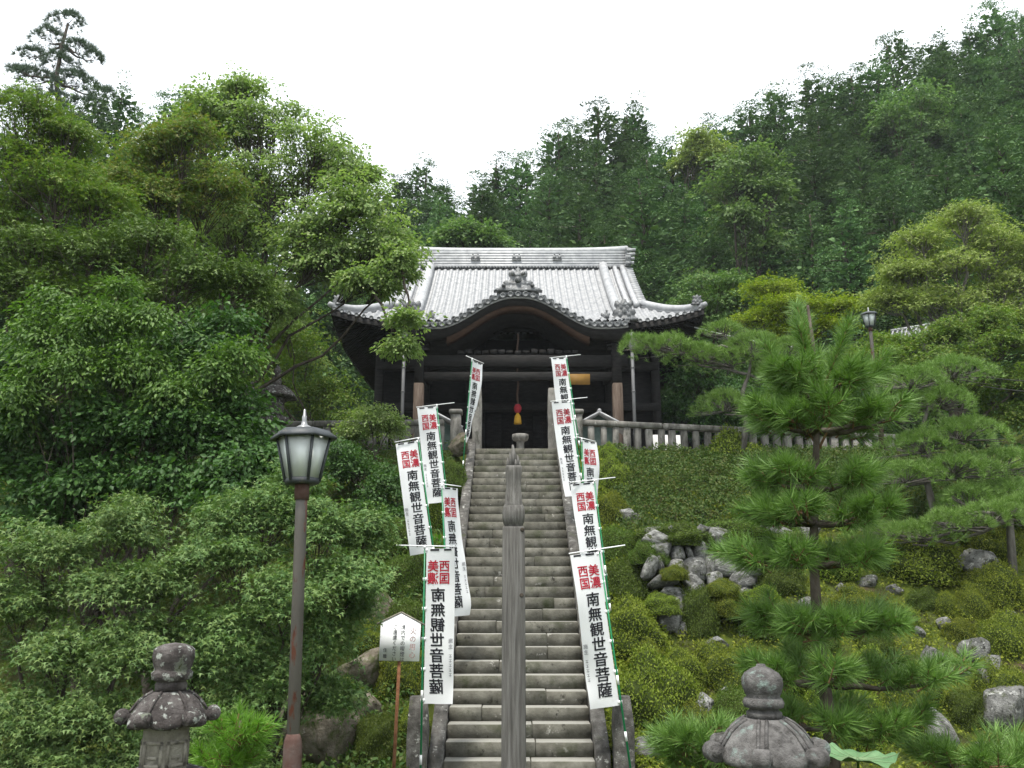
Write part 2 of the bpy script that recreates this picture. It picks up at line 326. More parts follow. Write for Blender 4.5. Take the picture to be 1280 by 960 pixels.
def sprays(mb, g, tips, out, k, R_, size, kind, tilt=.25, droop=.25, nj=.35, width=.3):
    """flat, slightly drooping sprays of k leaves round every tip"""
    N = len(tips); T = np.repeat(tips, k, 0); O = np.repeat(out, k, 0)
    up = np.tile([0, 0, 1.0], (N, 1)) + tilt * out + .34 * g.normal(size=(N, 3)); U = np.repeat(unit(up), k, 0)
    a = g.uniform(0, 2 * PI, N * k); rr = np.sqrt(g.uniform(0, 1, N * k)) * np.repeat(R_ * g.uniform(.6, 1.25, N), k)
    e1 = unit(O - (O * U).sum(1, keepdims=True) * U + 1e-4); e2 = np.cross(U, e1)
    d = np.cos(a)[:, None] * e1 * 1.25 + np.sin(a)[:, None] * e2 * .8
    Rm = R_ if np.isscalar(R_) else np.repeat(R_, k)
    p = T + d * rr[:, None] - U * (droop * rr ** 2 / Rm)[:, None] + U * (g.normal(size=N * k) * .10 * Rm)[:, None]
    u = unit(d + .8 * e1 + .5 * g.normal(size=d.shape)); u[:, 2] -= droop * .8
    n = U + nj * g.normal(size=d.shape)
    leaf_cards(mb, p, u, n, size * g.uniform(.65, 1.25, N * k), kind, width)
def bez(a, b, c, n):
    t = np.linspace(0, 1, n)[:, None]; return (1 - t) ** 2 * a + 2 * t * (1 - t) * b + t ** 2 * c
def limb_path(g, a, b, n=7, sag=.12, wig=.04):
    a = np.asarray(a, float); b = np.asarray(b, float); L = np.linalg.norm(b - a)
    p = bez(a, a * .45 + b * .55 + np.array([0, 0, -sag * L]) + g.normal(size=3) * wig * L, b, n)
    p[1:-1] += g.normal(size=(n - 2, 3)) * wig * .3 * L; return p
def lobes_tree(name, label, cat, base, lobes, mat, seed, ntips=60, k=28, spray=.45, size=.09, kind='rhomb', trunk_r=.16, fork=.45,
               bark='bark', tilt=.3, droop=.3, group=None, low=.25, width=.3, twig=1.0, shell=.55, plates=16, flat=.06, loose=.28):
    """tree with a forked trunk; lobes = (x,y,z,rx,ry,rz,weight) in world space; crown = sprays of leaves filling the lobes"""
    g = np.random.default_rng(seed); base = np.asarray(base, float)
    L = [np.array(l, float) for l in lobes]
    top = max(l[2] for l in L); cen = np.mean([l[:3] for l in L], 0)
    tr = MB(); cr = MB()
    f0 = base + (cen - base) * np.array([.35, .35, 1]) * np.array([1, 1, fork]); tp = limb_path(g, [0, 0, -.4], f0 - base, 9, 0, .05)
    tr.tube(tp, np.linspace(trunk_r * 1.25, trunk_r * .75, 9), 9)
    for l in L:
        st = tp[g.integers(4, 9)]; en = l[:3] - base
        if len(l) > 6 and l[6] < .5: st = min((m_[:3] for m_ in L if not (len(m_) > 6 and m_[6] < .5)), key=lambda c_: np.linalg.norm(c_ - l[:3])) - base
        lp = limb_path(g, st, en, 8, .08, .06)
        d0 = np.linalg.norm(en - st); tr.tube(lp, np.linspace(trunk_r * .5, trunk_r * .12, 8), 6)
        n = int(ntips * (l[6] if len(l) > 6 else 1) * 1.0)
        npl = max(3, int(plates * (l[6] if len(l) > 6 else 1)))
        pd = rdir(g, npl * 4); pd = pd[pd[:, 2] > -low - .35][:npl]; pc = pd * l[3:6] * g.uniform(.30, .95, len(pd))[:, None]
        pr = g.uniform(.65, 1.35, len(pd)) * 1.35 / math.sqrt(plates) * (l[3] + l[4]) / 2; w_ = pr ** 2 / (pr ** 2).sum(); ids = g.choice(len(pd), n, p=w_)
        a = g.uniform(0, 2 * PI, n); rr = np.sqrt(g.uniform(.02, 1, n)) * pr[ids] * (1 + .22 * np.sin(a * 3 + ids))
        d = np.stack([np.cos(a), np.sin(a), np.zeros(n)], 1); oc = unit(pd * np.array([1, 1, .2]))[ids]
        tips = en + pc[ids] + d * rr[:, None]
        tips[:, 2] += flat * l[5] * g.normal(size=n) - .30 * rr * (rr / pr[ids]) - .18 * (d * oc).sum(1) * rr
        out = unit(d * .8 + oc * .7 + .3 * g.normal(size=d.shape) * np.array([1, 1, .3]))
        fl = g.uniform(size=n) < loose; m_ = int(fl.sum()); dv = rdir(g, m_); dv[:, 2] = np.abs(dv[:, 2]) * g.choice([1, 1, 1, -.6], m_)
        tips[fl] = en + dv * l[3:6] * g.uniform(.45, 1.12, m_)[:, None]; out[fl] = unit(dv + .5 * g.normal(size=dv.shape))
        sprays(cr, g, tips, out, k, spray, size, kind, tilt, droop, width=width)
        for q in range(0, len(tips), max(1, int(2 / twig))):
            s = lp[g.integers(4, 8)] * .55 + .45 * (en + (tips[q] - en) * .3)
            tr.tube(limb_path(g, s, tips[q], 4, .06, .06), [trunk_r * .10, trunk_r * .08, trunk_r * .055, trunk_r * .03], 3, False)
    t = thing(name, label, cat, base, group=group)
    tr.build('trunk', bark, t, smooth=True); cr.build('crown', mat, t)
    return t
def lobes_px(lst, Y):
    """(px, py, half width px, half height px, depth offset m) -> world lobes at distance Y"""
    o = []
    for e in lst:
        px, py, rw, rh, dy = e[:5]; c = P(px, py, Y + dy); s = mpp(px, py, Y + dy)
        o.append((*c, rw * s, (rw + rh) * .5 * s, rh * s, e[5] if len(e) > 5 else 1))
    return o

# ------------------------------------------------------------------ ground
gx = np.concatenate([-np.geomspace(30, 400, 18)[::-1], np.arange(-29, -12, .6), np.arange(-12, 12, .22), np.arange(12, 29, .6), np.geomspace(30, 400, 18)])
gy = np.concatenate([-np.geomspace(4, 60, 8)[::-1], np.arange(-3, 10, .5), np.arange(10, 22, .2), np.arange(22, 60, 1.0), np.geomspace(61, 500, 24)])
GX, GY = np.meshgrid(gx, gy); MB().grid(np.stack([GX, GY, H(GX, GY)], -1)).build('ground', 'ground', smooth=True, kind='structure')
# paved terrace in front of the hall
tb = MB()
tb.box(-9.5, 9.5, 20.95, 41, 5.70, 5.885); ter = tb.build('terrace_paving', 'paving', kind='structure')

# ------------------------------------------------------------------ stone stairs
NST, RISE, RUN, Y0, Z0, HW = 31, .19, .291, 11.96, .18, 1.02
rnd = random.Random(5)
stairs = thing('stone_staircase', 'long steep flight of worn grey stone steps climbing to the temple', 'stairs', (STX, Y0, 0))
for k in range(NST):
    z = Z0 + RISE * k; y = RUN * k; n = rnd.choice([2, 2, 3]); cuts = [-HW] + sorted(rnd.uniform(-.75, .75) for _ in range(n - 1)) + [HW]
    if any(b - a < .25 for a, b in zip(cuts, cuts[1:])): cuts = [-HW, rnd.uniform(-.4, .4), HW]
    for a, b in zip(cuts, cuts[1:]):
        dz = rnd.uniform(-.006, .006); dy = rnd.uniform(-.008, .008)
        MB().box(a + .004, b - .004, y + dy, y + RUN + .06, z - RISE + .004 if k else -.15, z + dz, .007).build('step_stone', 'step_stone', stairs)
for s in (-1, 1):                                  # sloping edge stones
    for j in range(9):
        k0, k1 = j * NST / 9, (j + 1) * NST / 9; y0_, y1_ = RUN * k0 + .02, RUN * k1 - .015
        q = MB(); x0_, x1_ = s * (HW + .01), s * (HW + .20)
        if x0_ > x1_: x0_, x1_ = x1_, x0_
        v = []
        for yy, kk in ((y0_, k0), (y1_, k1)):
            zt = Z0 + RISE * kk + .10 + rnd.uniform(-.01, .01)
            v += [(x0_, yy, zt - .75), (x1_, yy, zt - .75), (x1_, yy, zt), (x0_, yy, zt)]
        q.add(v, [(0, 1, 2, 3), (7, 6, 5, 4), (0, 4, 5, 1), (1, 5, 6, 2), (2, 6, 7, 3), (3, 7, 4, 0)]).build('curb_stone', 'old_stone', stairs)
def rough_post(name, label, x, y, z, wx, wy, h, mat='old_stone', seed=0, cap=True, cat='stone post', group=None, n=7):
    g = np.random.default_rng(seed); q = MB(); rings = []
    for i in range(n):
        t = i / (n - 1); ins = .0 if i < n - 1 else min(wx, wy) * .10
        a, b = wx / 2 - ins, wy / 2 - ins; c = .07 * min(wx, wy)
        o = [(-a + c, -b), (a - c, -b), (a, -b + c), (a, b - c), (a - c, b), (-a + c, b), (-a, b - c), (-a, -b + c)]
        zz = -.25 + (h + .25) * (t if i < n - 1 else 1) - (.05 if i == n - 2 else 0)
        rings.append([(px + g.normal() * .006, py + g.normal() * .006, zz) for px, py in o])
    v = [p for r_ in rings for p in r_]
    f = [(j * 8 + k, j * 8 + (k + 1) % 8, (j + 1) * 8 + (k + 1) % 8, (j + 1) * 8 + k) for j in range(n - 1) for k in range(8)] + [tuple((n - 1) * 8 + k for k in range(8))]
    q.add(v, f); return q.build(name, mat, None, (x, y, z), label=label, cat=cat, group=group)
rough_post('stone_post', 'short rough stone post at the stair foot beside the fire-warning sign', STX - 1.37, 12.0, 0, .27, .27, 1.0, 'old_stone', 1)
rough_post('stone_post', 'short rough stone post at the stair foot beside a clipped azalea ball', STX + 1.40, 12.0, 0, .27, .27, 1.0, 'old_stone', 2)
rough_post('stone_pillar', 'tall square stone pillar at the stair top beside the twisted narrow banner', -.90, 20.95, 5.88, .25, .25, 1.62, 'fence_stone', 3, cat='stone pillar')
rough_post('stone_pillar', 'tall square stone pillar at the stair top behind the white banners', 1.05, 20.95, 5.88, .25, .25, 1.62, 'fence_stone', 4, cat='stone pillar')

# ------------------------------------------------------------------ temple hall
TX, YF, YB = 0.2, 28.0, 39.4; YC = (YF + YB) / 2; HD = YC - YF; EW = 6.65; RW = 4.75; ZE, ZR = 11.55, 16.05
hall = thing('temple_hall', 'dark wooden temple hall with grey tiled hip-and-gable roof and curved porch gable', 'temple', (TX, 0, 0))
def slope_z(u, s, half):
    """u 0 at the eave .. 1 at the ridge; s = place along the eave, corners turned up"""
    return ZE + (ZR - ZE) * (.80 * u + .20 * u * u) + .62 * np.clip(np.abs(s) / half, 0, 1.05) ** 4 * (1 - np.clip(u * 2.2, 0, 1)) ** 2
def tile_relief(s, pitch):
    ph = (s / pitch) % 1.0; d = np.abs(ph - .5) * 2
    return np.where(d < .45, .060 * np.sqrt(np.clip(1 - (d / .45) ** 2, 0, 1)), -.018 * np.sin((d - .45) / .55 * PI / 2 * 2))
def tile_sheet(name, half, run, uend, place, pitch=.265, row=.27, mat='tile', fine=8):
    """rows of lapped tiles: round cover rolls with pans between, every course stepped over the one below"""
    cols = int(round(2 * half / pitch)); ss = np.linspace(-half, half, cols * fine + 1); rows = int(run / row * 1.25); us = []
    for r_ in range(rows): us += [(r_ / rows, .022), ((r_ + .96) / rows, .0)]
    us.append((1.0, .0)); G = np.zeros((len(us), len(ss), 3)); ue = uend(ss)
    for i, (u, st) in enumerate(us):
        uu = np.minimum(u, ue); z = slope_z(uu, ss, half) + st + tile_relief(ss + half, pitch); G[i] = place(ss, uu, z)
    return MB().grid(G).build(name, mat, hall, smooth=False, kind='stuff')
hipu = RW / EW
ue_front = lambda s: np.where(np.abs(s) <= RW, 1.0, np.clip((EW - np.abs(s)) / HD, 0, 1))
tile_sheet('roof_tiles', EW, HD * 1.27, ue_front, lambda s, u, z: np.stack([s, YF + u * HD, z], -1))
tile_sheet('roof_tiles', EW, HD * 1.27, ue_front, lambda s, u, z: np.stack([-s, YB - u * HD, z], -1), fine=4)
usd = (EW - RW) / HD
for s_ in (-1, 1):
    ue_s = lambda s: np.minimum(usd, np.clip((HD - np.abs(s)) / HD, 0, 1))
    tile_sheet('roof_tiles', HD, HD * 1.27, ue_s, (lambda q: lambda s, u, z: np.stack([q * (EW - u * HD), YC + q * s, z], -1))(s_), fine=6)
# gable walls
for s_ in (-1, 1):
    pr = [(YC - HD * (1 - u), float(slope_z(u, 0, 1)) - .12) for u in np.linspace(usd + .02, 1, 8)]; pr += [(2 * YC - y, z) for y, z in pr[::-1]]
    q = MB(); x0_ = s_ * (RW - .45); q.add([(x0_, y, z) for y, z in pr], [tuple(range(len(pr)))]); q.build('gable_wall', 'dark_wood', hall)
# under side of the eaves, rafters and eave boards
def under(s, u, half): return slope_z(u, s, half) - .22 - .10 * u
sf = MB(); n = 41
for sgn, half, run, mk in ((1, EW, HD, lambda s, u: (s, YF + .12 + u * HD)), (1, EW, HD, lambda s, u: (-s, YB - .12 - u * HD)),
                           (1, HD, HD, lambda s, u: (-EW + .12 + u * HD, YC - s)), (1, HD, HD, lambda s, u: (EW - .12 - u * HD, YC + s))):
    G = np.zeros((7, n, 3))
    for i, u in enumerate(np.linspace(0, .33, 7)):
        for j, s in enumerate(np.linspace(-half + .1, half - .1, n)):
            lim = half - .12 - u * HD; sx = max(-lim, min(lim, s)); x, y = mk(sx, u); G[i, j] = (x, y, float(under(s, u, half)))
    sf.grid(G)
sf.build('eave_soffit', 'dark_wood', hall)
rf = MB()
for half, mk in ((EW, lambda s, u: (s, YF + .1 + u * HD)), (HD, lambda s, u: (-EW + .1 + u * HD, YC - s)), (HD, lambda s, u: (EW - .1 - u * HD, YC + s))):
    for s in np.arange(-half + .3, half - .2, .24):
        ue = min(.30, (half - abs(s)) / HD); pts = [np.array([*mk(s, u), float(under(s, u, half)) - .07]) for u in (0, ue)]
        rf.tube(pts, .05, 4)
rf.build('rafters', 'dark_wood', hall, kind='stuff')
for k_, (half, mk) in enumerate(((EW, lambda s: (s, YF + .05)), (HD, lambda s: (-EW + .05, YC - s)), (HD, lambda s: (EW - .05, YC + s)), (EW, lambda s: (-s, YB - .05)))):
    pts = [(*mk(s), float(slope_z(0, s, half)) - .13) for s in np.linspace(-half, half, 33)]
    q = MB(); G = np.zeros((33, 5, 3))
    for i, (x, y, z) in enumerate(pts):
        ax = (0, 1) if k_ in (0, 3) else (1, 0)
        for j, (o1, o2) in enumerate(((-.05, -.10), (.05, -.10), (.05, .09), (-.05, .09), (-.05, -.10))): G[i, j] = (x + ax[0] * o1, y + ax[1] * o1, z + o2)
    q.grid(G).build('eave_board', 'dark_wood', hall)
# front eave tile ends: each round end its own piece
et = MB().lathe([(.0, -.03), (.055, -.03), (.075, -.02), (.078, .05), (.06, .06), (.05, .045), (0, .045)], 12).mesh('eave_tile', 'tile_dark', True)
for s in np.arange(-EW + .13, EW - .1, .265):
    if abs(s) > 3.6: put('eave_tile', et, hall, (s, YF - .02, float(slope_z(0, s, EW)) + .02), (R(90), 0, 0))
# ridge, with course lines, cap and three crest tiles
rd = MB()
for i in range(6): rd.box(-RW + .05 - .015 * i, RW - .05 + .015 * i, YC - .30 + .012 * i, YC + .30 - .012 * i, ZR - .12 + i * .125, ZR - .015 + i * .125 + .012)
rd.box(-RW + .08, RW - .08, YC - .22, YC + .22, ZR - .10, ZR + .62); rdg = rd.build('ridge', 'tile_pale', hall)
MB().tube([(x, YC, ZR + .70 + .10 * (abs(x) / RW) ** 4) for x in np.linspace(-RW - .1, RW + .1, 21)], .17, 10).build('ridge_cap', 'tile_pale', rdg, smooth=True)
q = MB()
for x in np.arange(-RW + .2, RW - .1, .132): q.box(x - .045, x + .045, YC - .36, YC - .29, ZR - .20, ZR - .115)
q.build('ridge_course', 'tile_dark', hall, kind='stuff')
for cx in (-1.78, 0, 1.75):
    q = MB(); q.box(cx - .20, cx + .20, YC - .345, YC - .31, ZR + .18, ZR + .22); 
    for dx in (-.11, .11):
        q.box(cx + dx - .07, cx + dx + .07, YC - .34, YC - .31, ZR + .24, ZR + .40); q.box(cx + dx - .03, cx + dx + .03, YC - .345, YC - .31, ZR + .42, ZR + .47)
    q.build('crest_tile', 'tile_dark', rdg)
def oni(name, sc_, thick, loc, rotz=0, mat='tile_dark'):
    """ridge-end ogre tile: horned, scrolled outline with a raised face"""
    h = [(0, 1.0), (.10, .98), (.12, .86), (.20, .82), (.30, .92), (.40, .90), (.42, .76), (.34, .66), (.36, .50), (.48, .48), (.52, .34), (.44, .26), (.50, .12), (.62, .10), (.62, 0)]
    poly = [(-x * sc_, z * sc_) for x, z in h[::-1][:-1]] + [(x * sc_, z * sc_) for x, z in h]
    q = MB().prism(poly[::-1], -thick / 2, thick / 2)
    q.lathe([(.0, .0), (.001, .0)], 4)
    for dx, dz, r_ in ((-.14, .6, .09), (.14, .6, .09), (0, .42, .12), (-.2, .25, .1), (.2, .25, .1)):
        a = np.linspace(0, 2 * PI, 9)[:-1]; c = [(dx * sc_ + r_ * sc_ * math.cos(t_), -thick / 2 - .01, dz * sc_ + r_ * sc_ * math.sin(t_)) for t_ in a]
        q.add(c + [(dx * sc_, -thick / 2 - r_ * sc_ * .6, dz * sc_)], [(k, (k + 1) % 8, 8) for k in range(8)])
    return q.build(name, mat, hall, loc)
for s_ in (-1, 1):
    o = oni('ridge_end_tile', .95, .22, (s_ * (RW + .06), YC, ZR - .1), 0); o.rotation_euler = (0, 0, s_ * R(90))
    for i in range(4):                              # stepped end tiles, seen end on at the right
        MB().tube([(s_ * (RW + .02), YC - .36, ZR + .02 + i * .2), (s_ * (RW + .30 + .03 * i), YC - .36, ZR + .05 + i * .2)], .075, 8).build('ridge_end_roll', 'tile_pale', hall, smooth=True)
# descending ridges and verge rolls
def sl(x, y): return float(slope_z((y - YF) / HD, x, EW))
for s_ in (-1, 1):
    for xo, r_, ya in ((3.72, .20, YF - .15), (4.22, .10, YF + 1.75), (4.55, .12, YF + 1.75)):
        ys_ = np.linspace(YC - .25, ya, 15); pts = [(s_ * xo, y, sl(xo, y) + .10 + (r_ - .1)) for y in ys_]
        MB().tube(pts, r_, 8).build('descending_ridge', 'tile_pale', hall, smooth=True)
    oni('ridge_end_tile', .78, .25, (s_ * 3.75, YF - .25, sl(3.7, YF) + .0))
    for i, y in enumerate(np.linspace(YF + 2.0, YC - .3, 20)):   # verge tiles along the gable
        z = sl(RW, y); MB().tube([(s_ * (RW - .1), y, z + .06), (s_ * (RW + .24), y - .01, z + .02)], .085, 7).build('verge_tile', 'tile_pale', hall, smooth=True)
    # hip ridge, double, ending in an upturned horn
    hp = []
    for f_ in np.linspace(0, 1.0, 13):
        u = usd * (1 - f_); x = EW - u * HD; hp.append((s_ * x, YF + u * HD, float(slope_z(u, x, EW)) + .16 + .08 * max(0, f_ - .85) / .15))
    MB().tube(hp[:12], .15, 8).build('hip_ridge', 'tile_pale', hall, smooth=True)
    MB().tube([(p_[0], p_[1], p_[2] - .12) for p_ in hp] + [(hp[-1][0] + s_ * .07, hp[-1][1] - .08, hp[-1][2] - .09)], [.11] * 13 + [.085], 8).build('hip_ridge', 'tile', hall, smooth=True)
    oni('ridge_end_tile', .36, .12, (s_ * (EW - .22), YF + .06, hp[-2][2] - .02))
    MB().lathe([(0, .0), (.07, .0), (.09, .06), (.04, .14), (.02, .22), (.05, .27), (0, .32)], 10).build('roof_ornament', 'tile_dark', hall, (s_ * 3.0 + .05, YF - 1.0, 11.45), smooth=True)
    q = oni('roof_ornament', .38, .12, (s_ * 3.05, YF - .6, 11.42))
# porch roof with the undulating gable
YP, PW, PZ = 26.0, 3.62, 10.86
def arch(x):
    a = np.clip((np.abs(x) - .12) / 2.5, 0, 1); return PZ + 1.06 * (.5 + .5 * np.cos(PI * a)) ** .9 + .05 * np.clip((np.abs(x) - 3.0) / .6, 0, 1) ** 2
def porch_z(x, y): return np.maximum(PZ + .05 + (y - YP) * .345 + .12 * ((y - YP) / 2) ** 2, arch(x) + .02 * (y - YP))
ss = np.linspace(-PW, PW, 27 * 8 + 1); rows = 12; G = []
for r_ in range(rows):
    for f_, st in ((0, .022), (.96, 0)):
        y = YP + (r_ + f_) / rows * 3.0
        G.append(np.stack([ss, np.full_like(ss, y), porch_z(ss, y) + .10 + st + tile_relief(ss + PW, .268)], -1))
MB().grid(np.array(G)).build('porch_roof_tiles', 'tile', hall, kind='stuff')
def arch_band(name, mat, top, bot, ya, yb, xs=None, fade=0):
    xs = np.linspace(-PW, PW, 61) if xs is None else xs; G = np.zeros((len(xs), 5, 3))
    for i, x in enumerate(xs):
        zt = float(arch(x)) - top; zb = float(arch(x)) - bot - fade * (abs(x) / PW) ** 2
        for j, (y, z) in enumerate(((ya, zt), (ya, zb), (yb, zb), (yb, zt), (ya, zt))): G[i, j] = (x, y, z)
    return MB().grid(G).build(name, mat, hall, smooth=False)
arch_band('gable_tile_bed', 'tile_dark', -.12, .09, YP - .05, YP + .5)
arch_band('gable_edge', 'tile_pale', .09, .125, YP - .10, YP + .3)
arch_band('barge_board', 'dark_wood', .125, .36, YP - .03, YP + .35, fade=.15)
arch_band('barge_board', 'brown_wood', .36, .49, YP + .02, YP + .42, np.linspace(-2.35, 2.35, 51), fade=.30)
arch_band('porch_ceiling', 'dark_wood', .40, .46, YP + .42, YP + 2.6)
for x in np.linspace(-PW + .12, PW - .12, 29):
    put('eave_tile', et, hall, (x, YP - .09, float(arch(x)) + .0), (R(90), 0, 0), 1.25)
    put('eave_tile', et, hall, (x + .12, YP + .12, float(arch(x + .12)) + .16), (R(90), 0, 0), 1.1)
# finial block on the curved gable
fp = [(-.92, .0), (-.80, .10), (-.55, .16), (-.48, .26), (-.56, .34), (-.46, .42), (-.34, .38), (-.30, .50), (-.30, .62), (-.36, .70), (-.32, .80), (-.20, .82), (-.14, .74), (-.07, .80), (-.09, .88), (0, .95)]
fp = [(x * .88, z * .86) for x, z in fp]; fp = fp + [(-x, z) for x, z in fp[::-1][1:]]
MB().prism(fp[::-1], YP - .12, YP + .12).build('gable_finial', 'tile_dark', hall, (0, 0, float(arch(0)) + .13))
for x, z, r_ in ((0, .38, .13), (-.18, .60, .075), (.18, .60, .075), (-.48, .17, .075), (.48, .17, .075)):
    MB().tube([(x, YP - .2, z), (x, YP - .1, z)], [r_ * .6, r_], 10).build('finial_scroll', 'tile_dark', hall, (0, 0, float(arch(0)) + .13))
# posts, beams and walls
def beam(name, x0, x1, y0, y1, z0, z1, mat='dark_wood'): return MB().box(x0, x1, y0, y1, z0, z1, .015).build(name, mat, hall)
for s_ in (-1, 1):
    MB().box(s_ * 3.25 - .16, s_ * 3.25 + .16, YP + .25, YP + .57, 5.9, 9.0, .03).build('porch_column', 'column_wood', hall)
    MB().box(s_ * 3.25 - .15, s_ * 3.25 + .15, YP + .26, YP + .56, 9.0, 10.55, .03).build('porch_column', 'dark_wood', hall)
    MB().box(s_ * 3.25 - .28, s_ * 3.25 + .28, YP + .13, YP + .69, 5.86, 6.05, .04).build('column_base', 'fence_stone', hall)
    for x in (1.75, 3.4, 5.1): beam('hall_column', s_ * x - .15, s_ * x + .15, 29.55, 29.85, 5.9, 11.4)
    pl = [(s_ * 3.72, YP - .02, 10.55), (s_ * 3.72, YP - .02, 5.9)]
    MB().tube(pl, .055, 10).build('downpipe', 'pipe', hall, smooth=True)
    MB().lathe([(0, 9.95), (.06, 9.95), (.11, 10.1), (.12, 10.35), (.09, 10.4), (.12, 10.5), (.07, 10.62), (0, 10.62)], 12, s_ * 3.72, YP - .02).build('downpipe_hopper', 'pipe', hall, smooth=True)
    for zb in (7.2, 8.6, 9.4): MB().tube([(s_ * 3.72, YP - .02, zb), (s_ * 3.72, YP - .02, zb + .05)], .065, 10).build('pipe_clip', 'pipe', hall)
    beam('side_beam', s_ * 3.25 - .11, s_ * 3.25 + .11, YP + .5, 29.7, 9.75, 10.05)
    for y in (YP + .41,):
        for i in range(3): beam('bracket_block', s_ * 3.25 - .30 - .0, s_ * 3.25 + .30, y - .14, y + .14, 10.10 + i * .13, 10.20 + i * .13)
beam('rainbow_beam', -3.6, 3.6, YP + .30, YP + .54, 9.55, 9.95)
beam('tie_beam', -3.15, 3.15, YP + .34, YP + .50, 9.10, 9.38)
carv = MB()
for x in np.linspace(-1.9, 1.9, 15):
    g_ = np.random.default_rng(int(x * 100) + 900); carv.box(x - .11, x + .11, YP + .34, YP + .46, .03 + g_.uniform(0, .04), .16 + g_.uniform(0, .08), .02)
carv.build('carved_frieze', 'dark_wood', hall, (0, 0, 9.95), smooth=True, kind='stuff')
beam('lintel', -5.2, 5.2, 29.5, 29.8, 8.75, 9.05); beam('lintel', -5.2, 5.2, 29.5, 29.8, 10.3, 10.6)
wl = MB(); wl.box(-5.2, -1.2, 30.0, 30.2, 6.4, 11.6); wl.box(1.2, 5.2, 30.0, 30.2, 6.4, 11.6); wl.box(-1.2, 1.2, 30.0, 30.2, 8.8, 11.6)
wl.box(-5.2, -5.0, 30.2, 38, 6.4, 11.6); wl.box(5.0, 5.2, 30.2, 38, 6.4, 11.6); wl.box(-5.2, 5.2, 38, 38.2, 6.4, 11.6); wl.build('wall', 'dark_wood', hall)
beam('veranda', -6.0, 6.0, 28.2, 38.8, 6.55, 6.70); 
for i in range(4): beam('entrance_step', -1.9, 1.9, 27.0 + .3 * i, 27.34 + .3 * i, 5.9 + .0 * i, 6.05 + .16 * i)
for i, x in enumerate(np.linspace(-1.15, 1.15, 5)[:-1]):
    dr = MB(); dr.box(x + .02, x + .55, 30.12, 30.16, 6.72, 8.78)
    for k in range(7): dr.box(x + .05 + k * .075, x + .075 + k * .075, 30.08, 30.12, 6.75, 8.7)
    for k in range(16): dr.box(x + .02, x + .55, 30.075, 30.105, 6.8 + k * .125, 6.82 + k * .125)
    dr.build('lattice_door', 'column_wood' if False else 'dark_wood', hall)
beam('notice_plank', 1.5, 2.35, YP + .22, YP + .28, 8.92, 9.28, 'yellow_board')
# bell rope with red ball and yellow tassel
rp = thing('bell_rope', 'hanging bell rope with a red ball and yellow tassel in the temple entrance', 'bell rope', (.19, 27.0, 0))
pz = P(647, 470, 27.0)[2]; pb = P(647, 505, 27.0)[2]
MB().tube([(0.02 * math.sin(k * 1.3), 0, z) for k, z in enumerate(np.linspace(10.9, pb, 16))], .035, 8).build('rope', 'rope', rp, smooth=True)
MB().lathe([(0, pb - .32), (.08, pb - .30), (.125, pb - .20), (.13, pb - .12), (.08, pb - .02), (.03, pb)], 14).build('ball', 'red_cloth', rp, smooth=True)
MB().lathe([(0, pb - .68), (.13, pb - .68), (.12, pb - .56), (.10, pb - .42), (.05, pb - .34), (.04, pb - .30)], 14).build('tassel', 'yellow_cloth', rp, smooth=True)

# ------------------------------------------------------------------ stone fence on the terrace edge
picket = MB().box(-.085, .085, -.07, .07, -.12, .68, .012).mesh('picket', 'fence_stone')
def fence(label, a, b, step=.30, skip=None):
    t = thing('stone_fence', label, 'fence', (a[0], a[1], a[2])); d = np.array(b) - np.array(a); L = np.linalg.norm(d[:2]); ang = math.atan2(d[1], d[0]); n = int(L / step)
    t.rotation_euler = (0, 0, ang); rr_ = random.Random(int(L * 100))
    for i in range(n + 1):
        put('picket', picket, t, (i * step + rr_.uniform(-.02, .02), 0, -.05 + d[2] * i / n), (0, rr_.uniform(-.02, .02), rr_.uniform(-.05, .05)), (rr_.uniform(.85, 1.12), 1, rr_.uniform(.98, 1.0)))
    m_ = max(1, round(L / 1.9))
    for i in range(m_):
        x0_, x1_ = L * i / m_ + .01, L * (i + 1) / m_ - .01; q = MB().box(x0_, x1_, -.10, .10, .63, .78, .02)
        o = q.build('rail_stone', 'fence_stone', t); o.rotation_euler = (0, -math.atan2(d[2], L), 0)
    return t
FY = 21.0
fence('weathered stone picket fence on the terrace edge, right of the stairs', (1.75, FY, 5.9), (10.2, FY + .3, 5.55))
fence('weathered stone picket fence half hidden by shrubs behind the near street lamp', (-6.9, FY + .3, 5.9), (-1.75, FY, 5.9))
for s_, lb in ((1.68, 'capped stone gate post beside the right fence end'), (-1.45, 'capped stone gate post beside the left fence end')):
    t = thing('gate_post', lb, 'stone post', (s_, FY, 5.86)); MB().box(-.13, .13, -.13, .13, 0, .95, .015).build('post_shaft', 'fence_stone', t); MB().box(-.17, .17, -.17, .17, .955, 1.08, .03).build('post_cap', 'fence_stone', t)
# stone basin at the stair head
t = thing('stone_basin', 'round stone incense basin on a stem at the stair head', 'basin', (.22, 21.6, 5.885), None, None, .72)
MB().lathe([(0, 0), (.19, 0), (.20, .05), (.15, .12), (.14, .40), (.17, .46)], 18).build('stem', 'fence_stone', t, smooth=True)
MB().lathe([(.17, .46), (.27, .50), (.31, .60), (.30, .72), (.26, .73), (.22, .66), (0, .62)], 20).build('bowl', 'fence_stone', t, smooth=True)
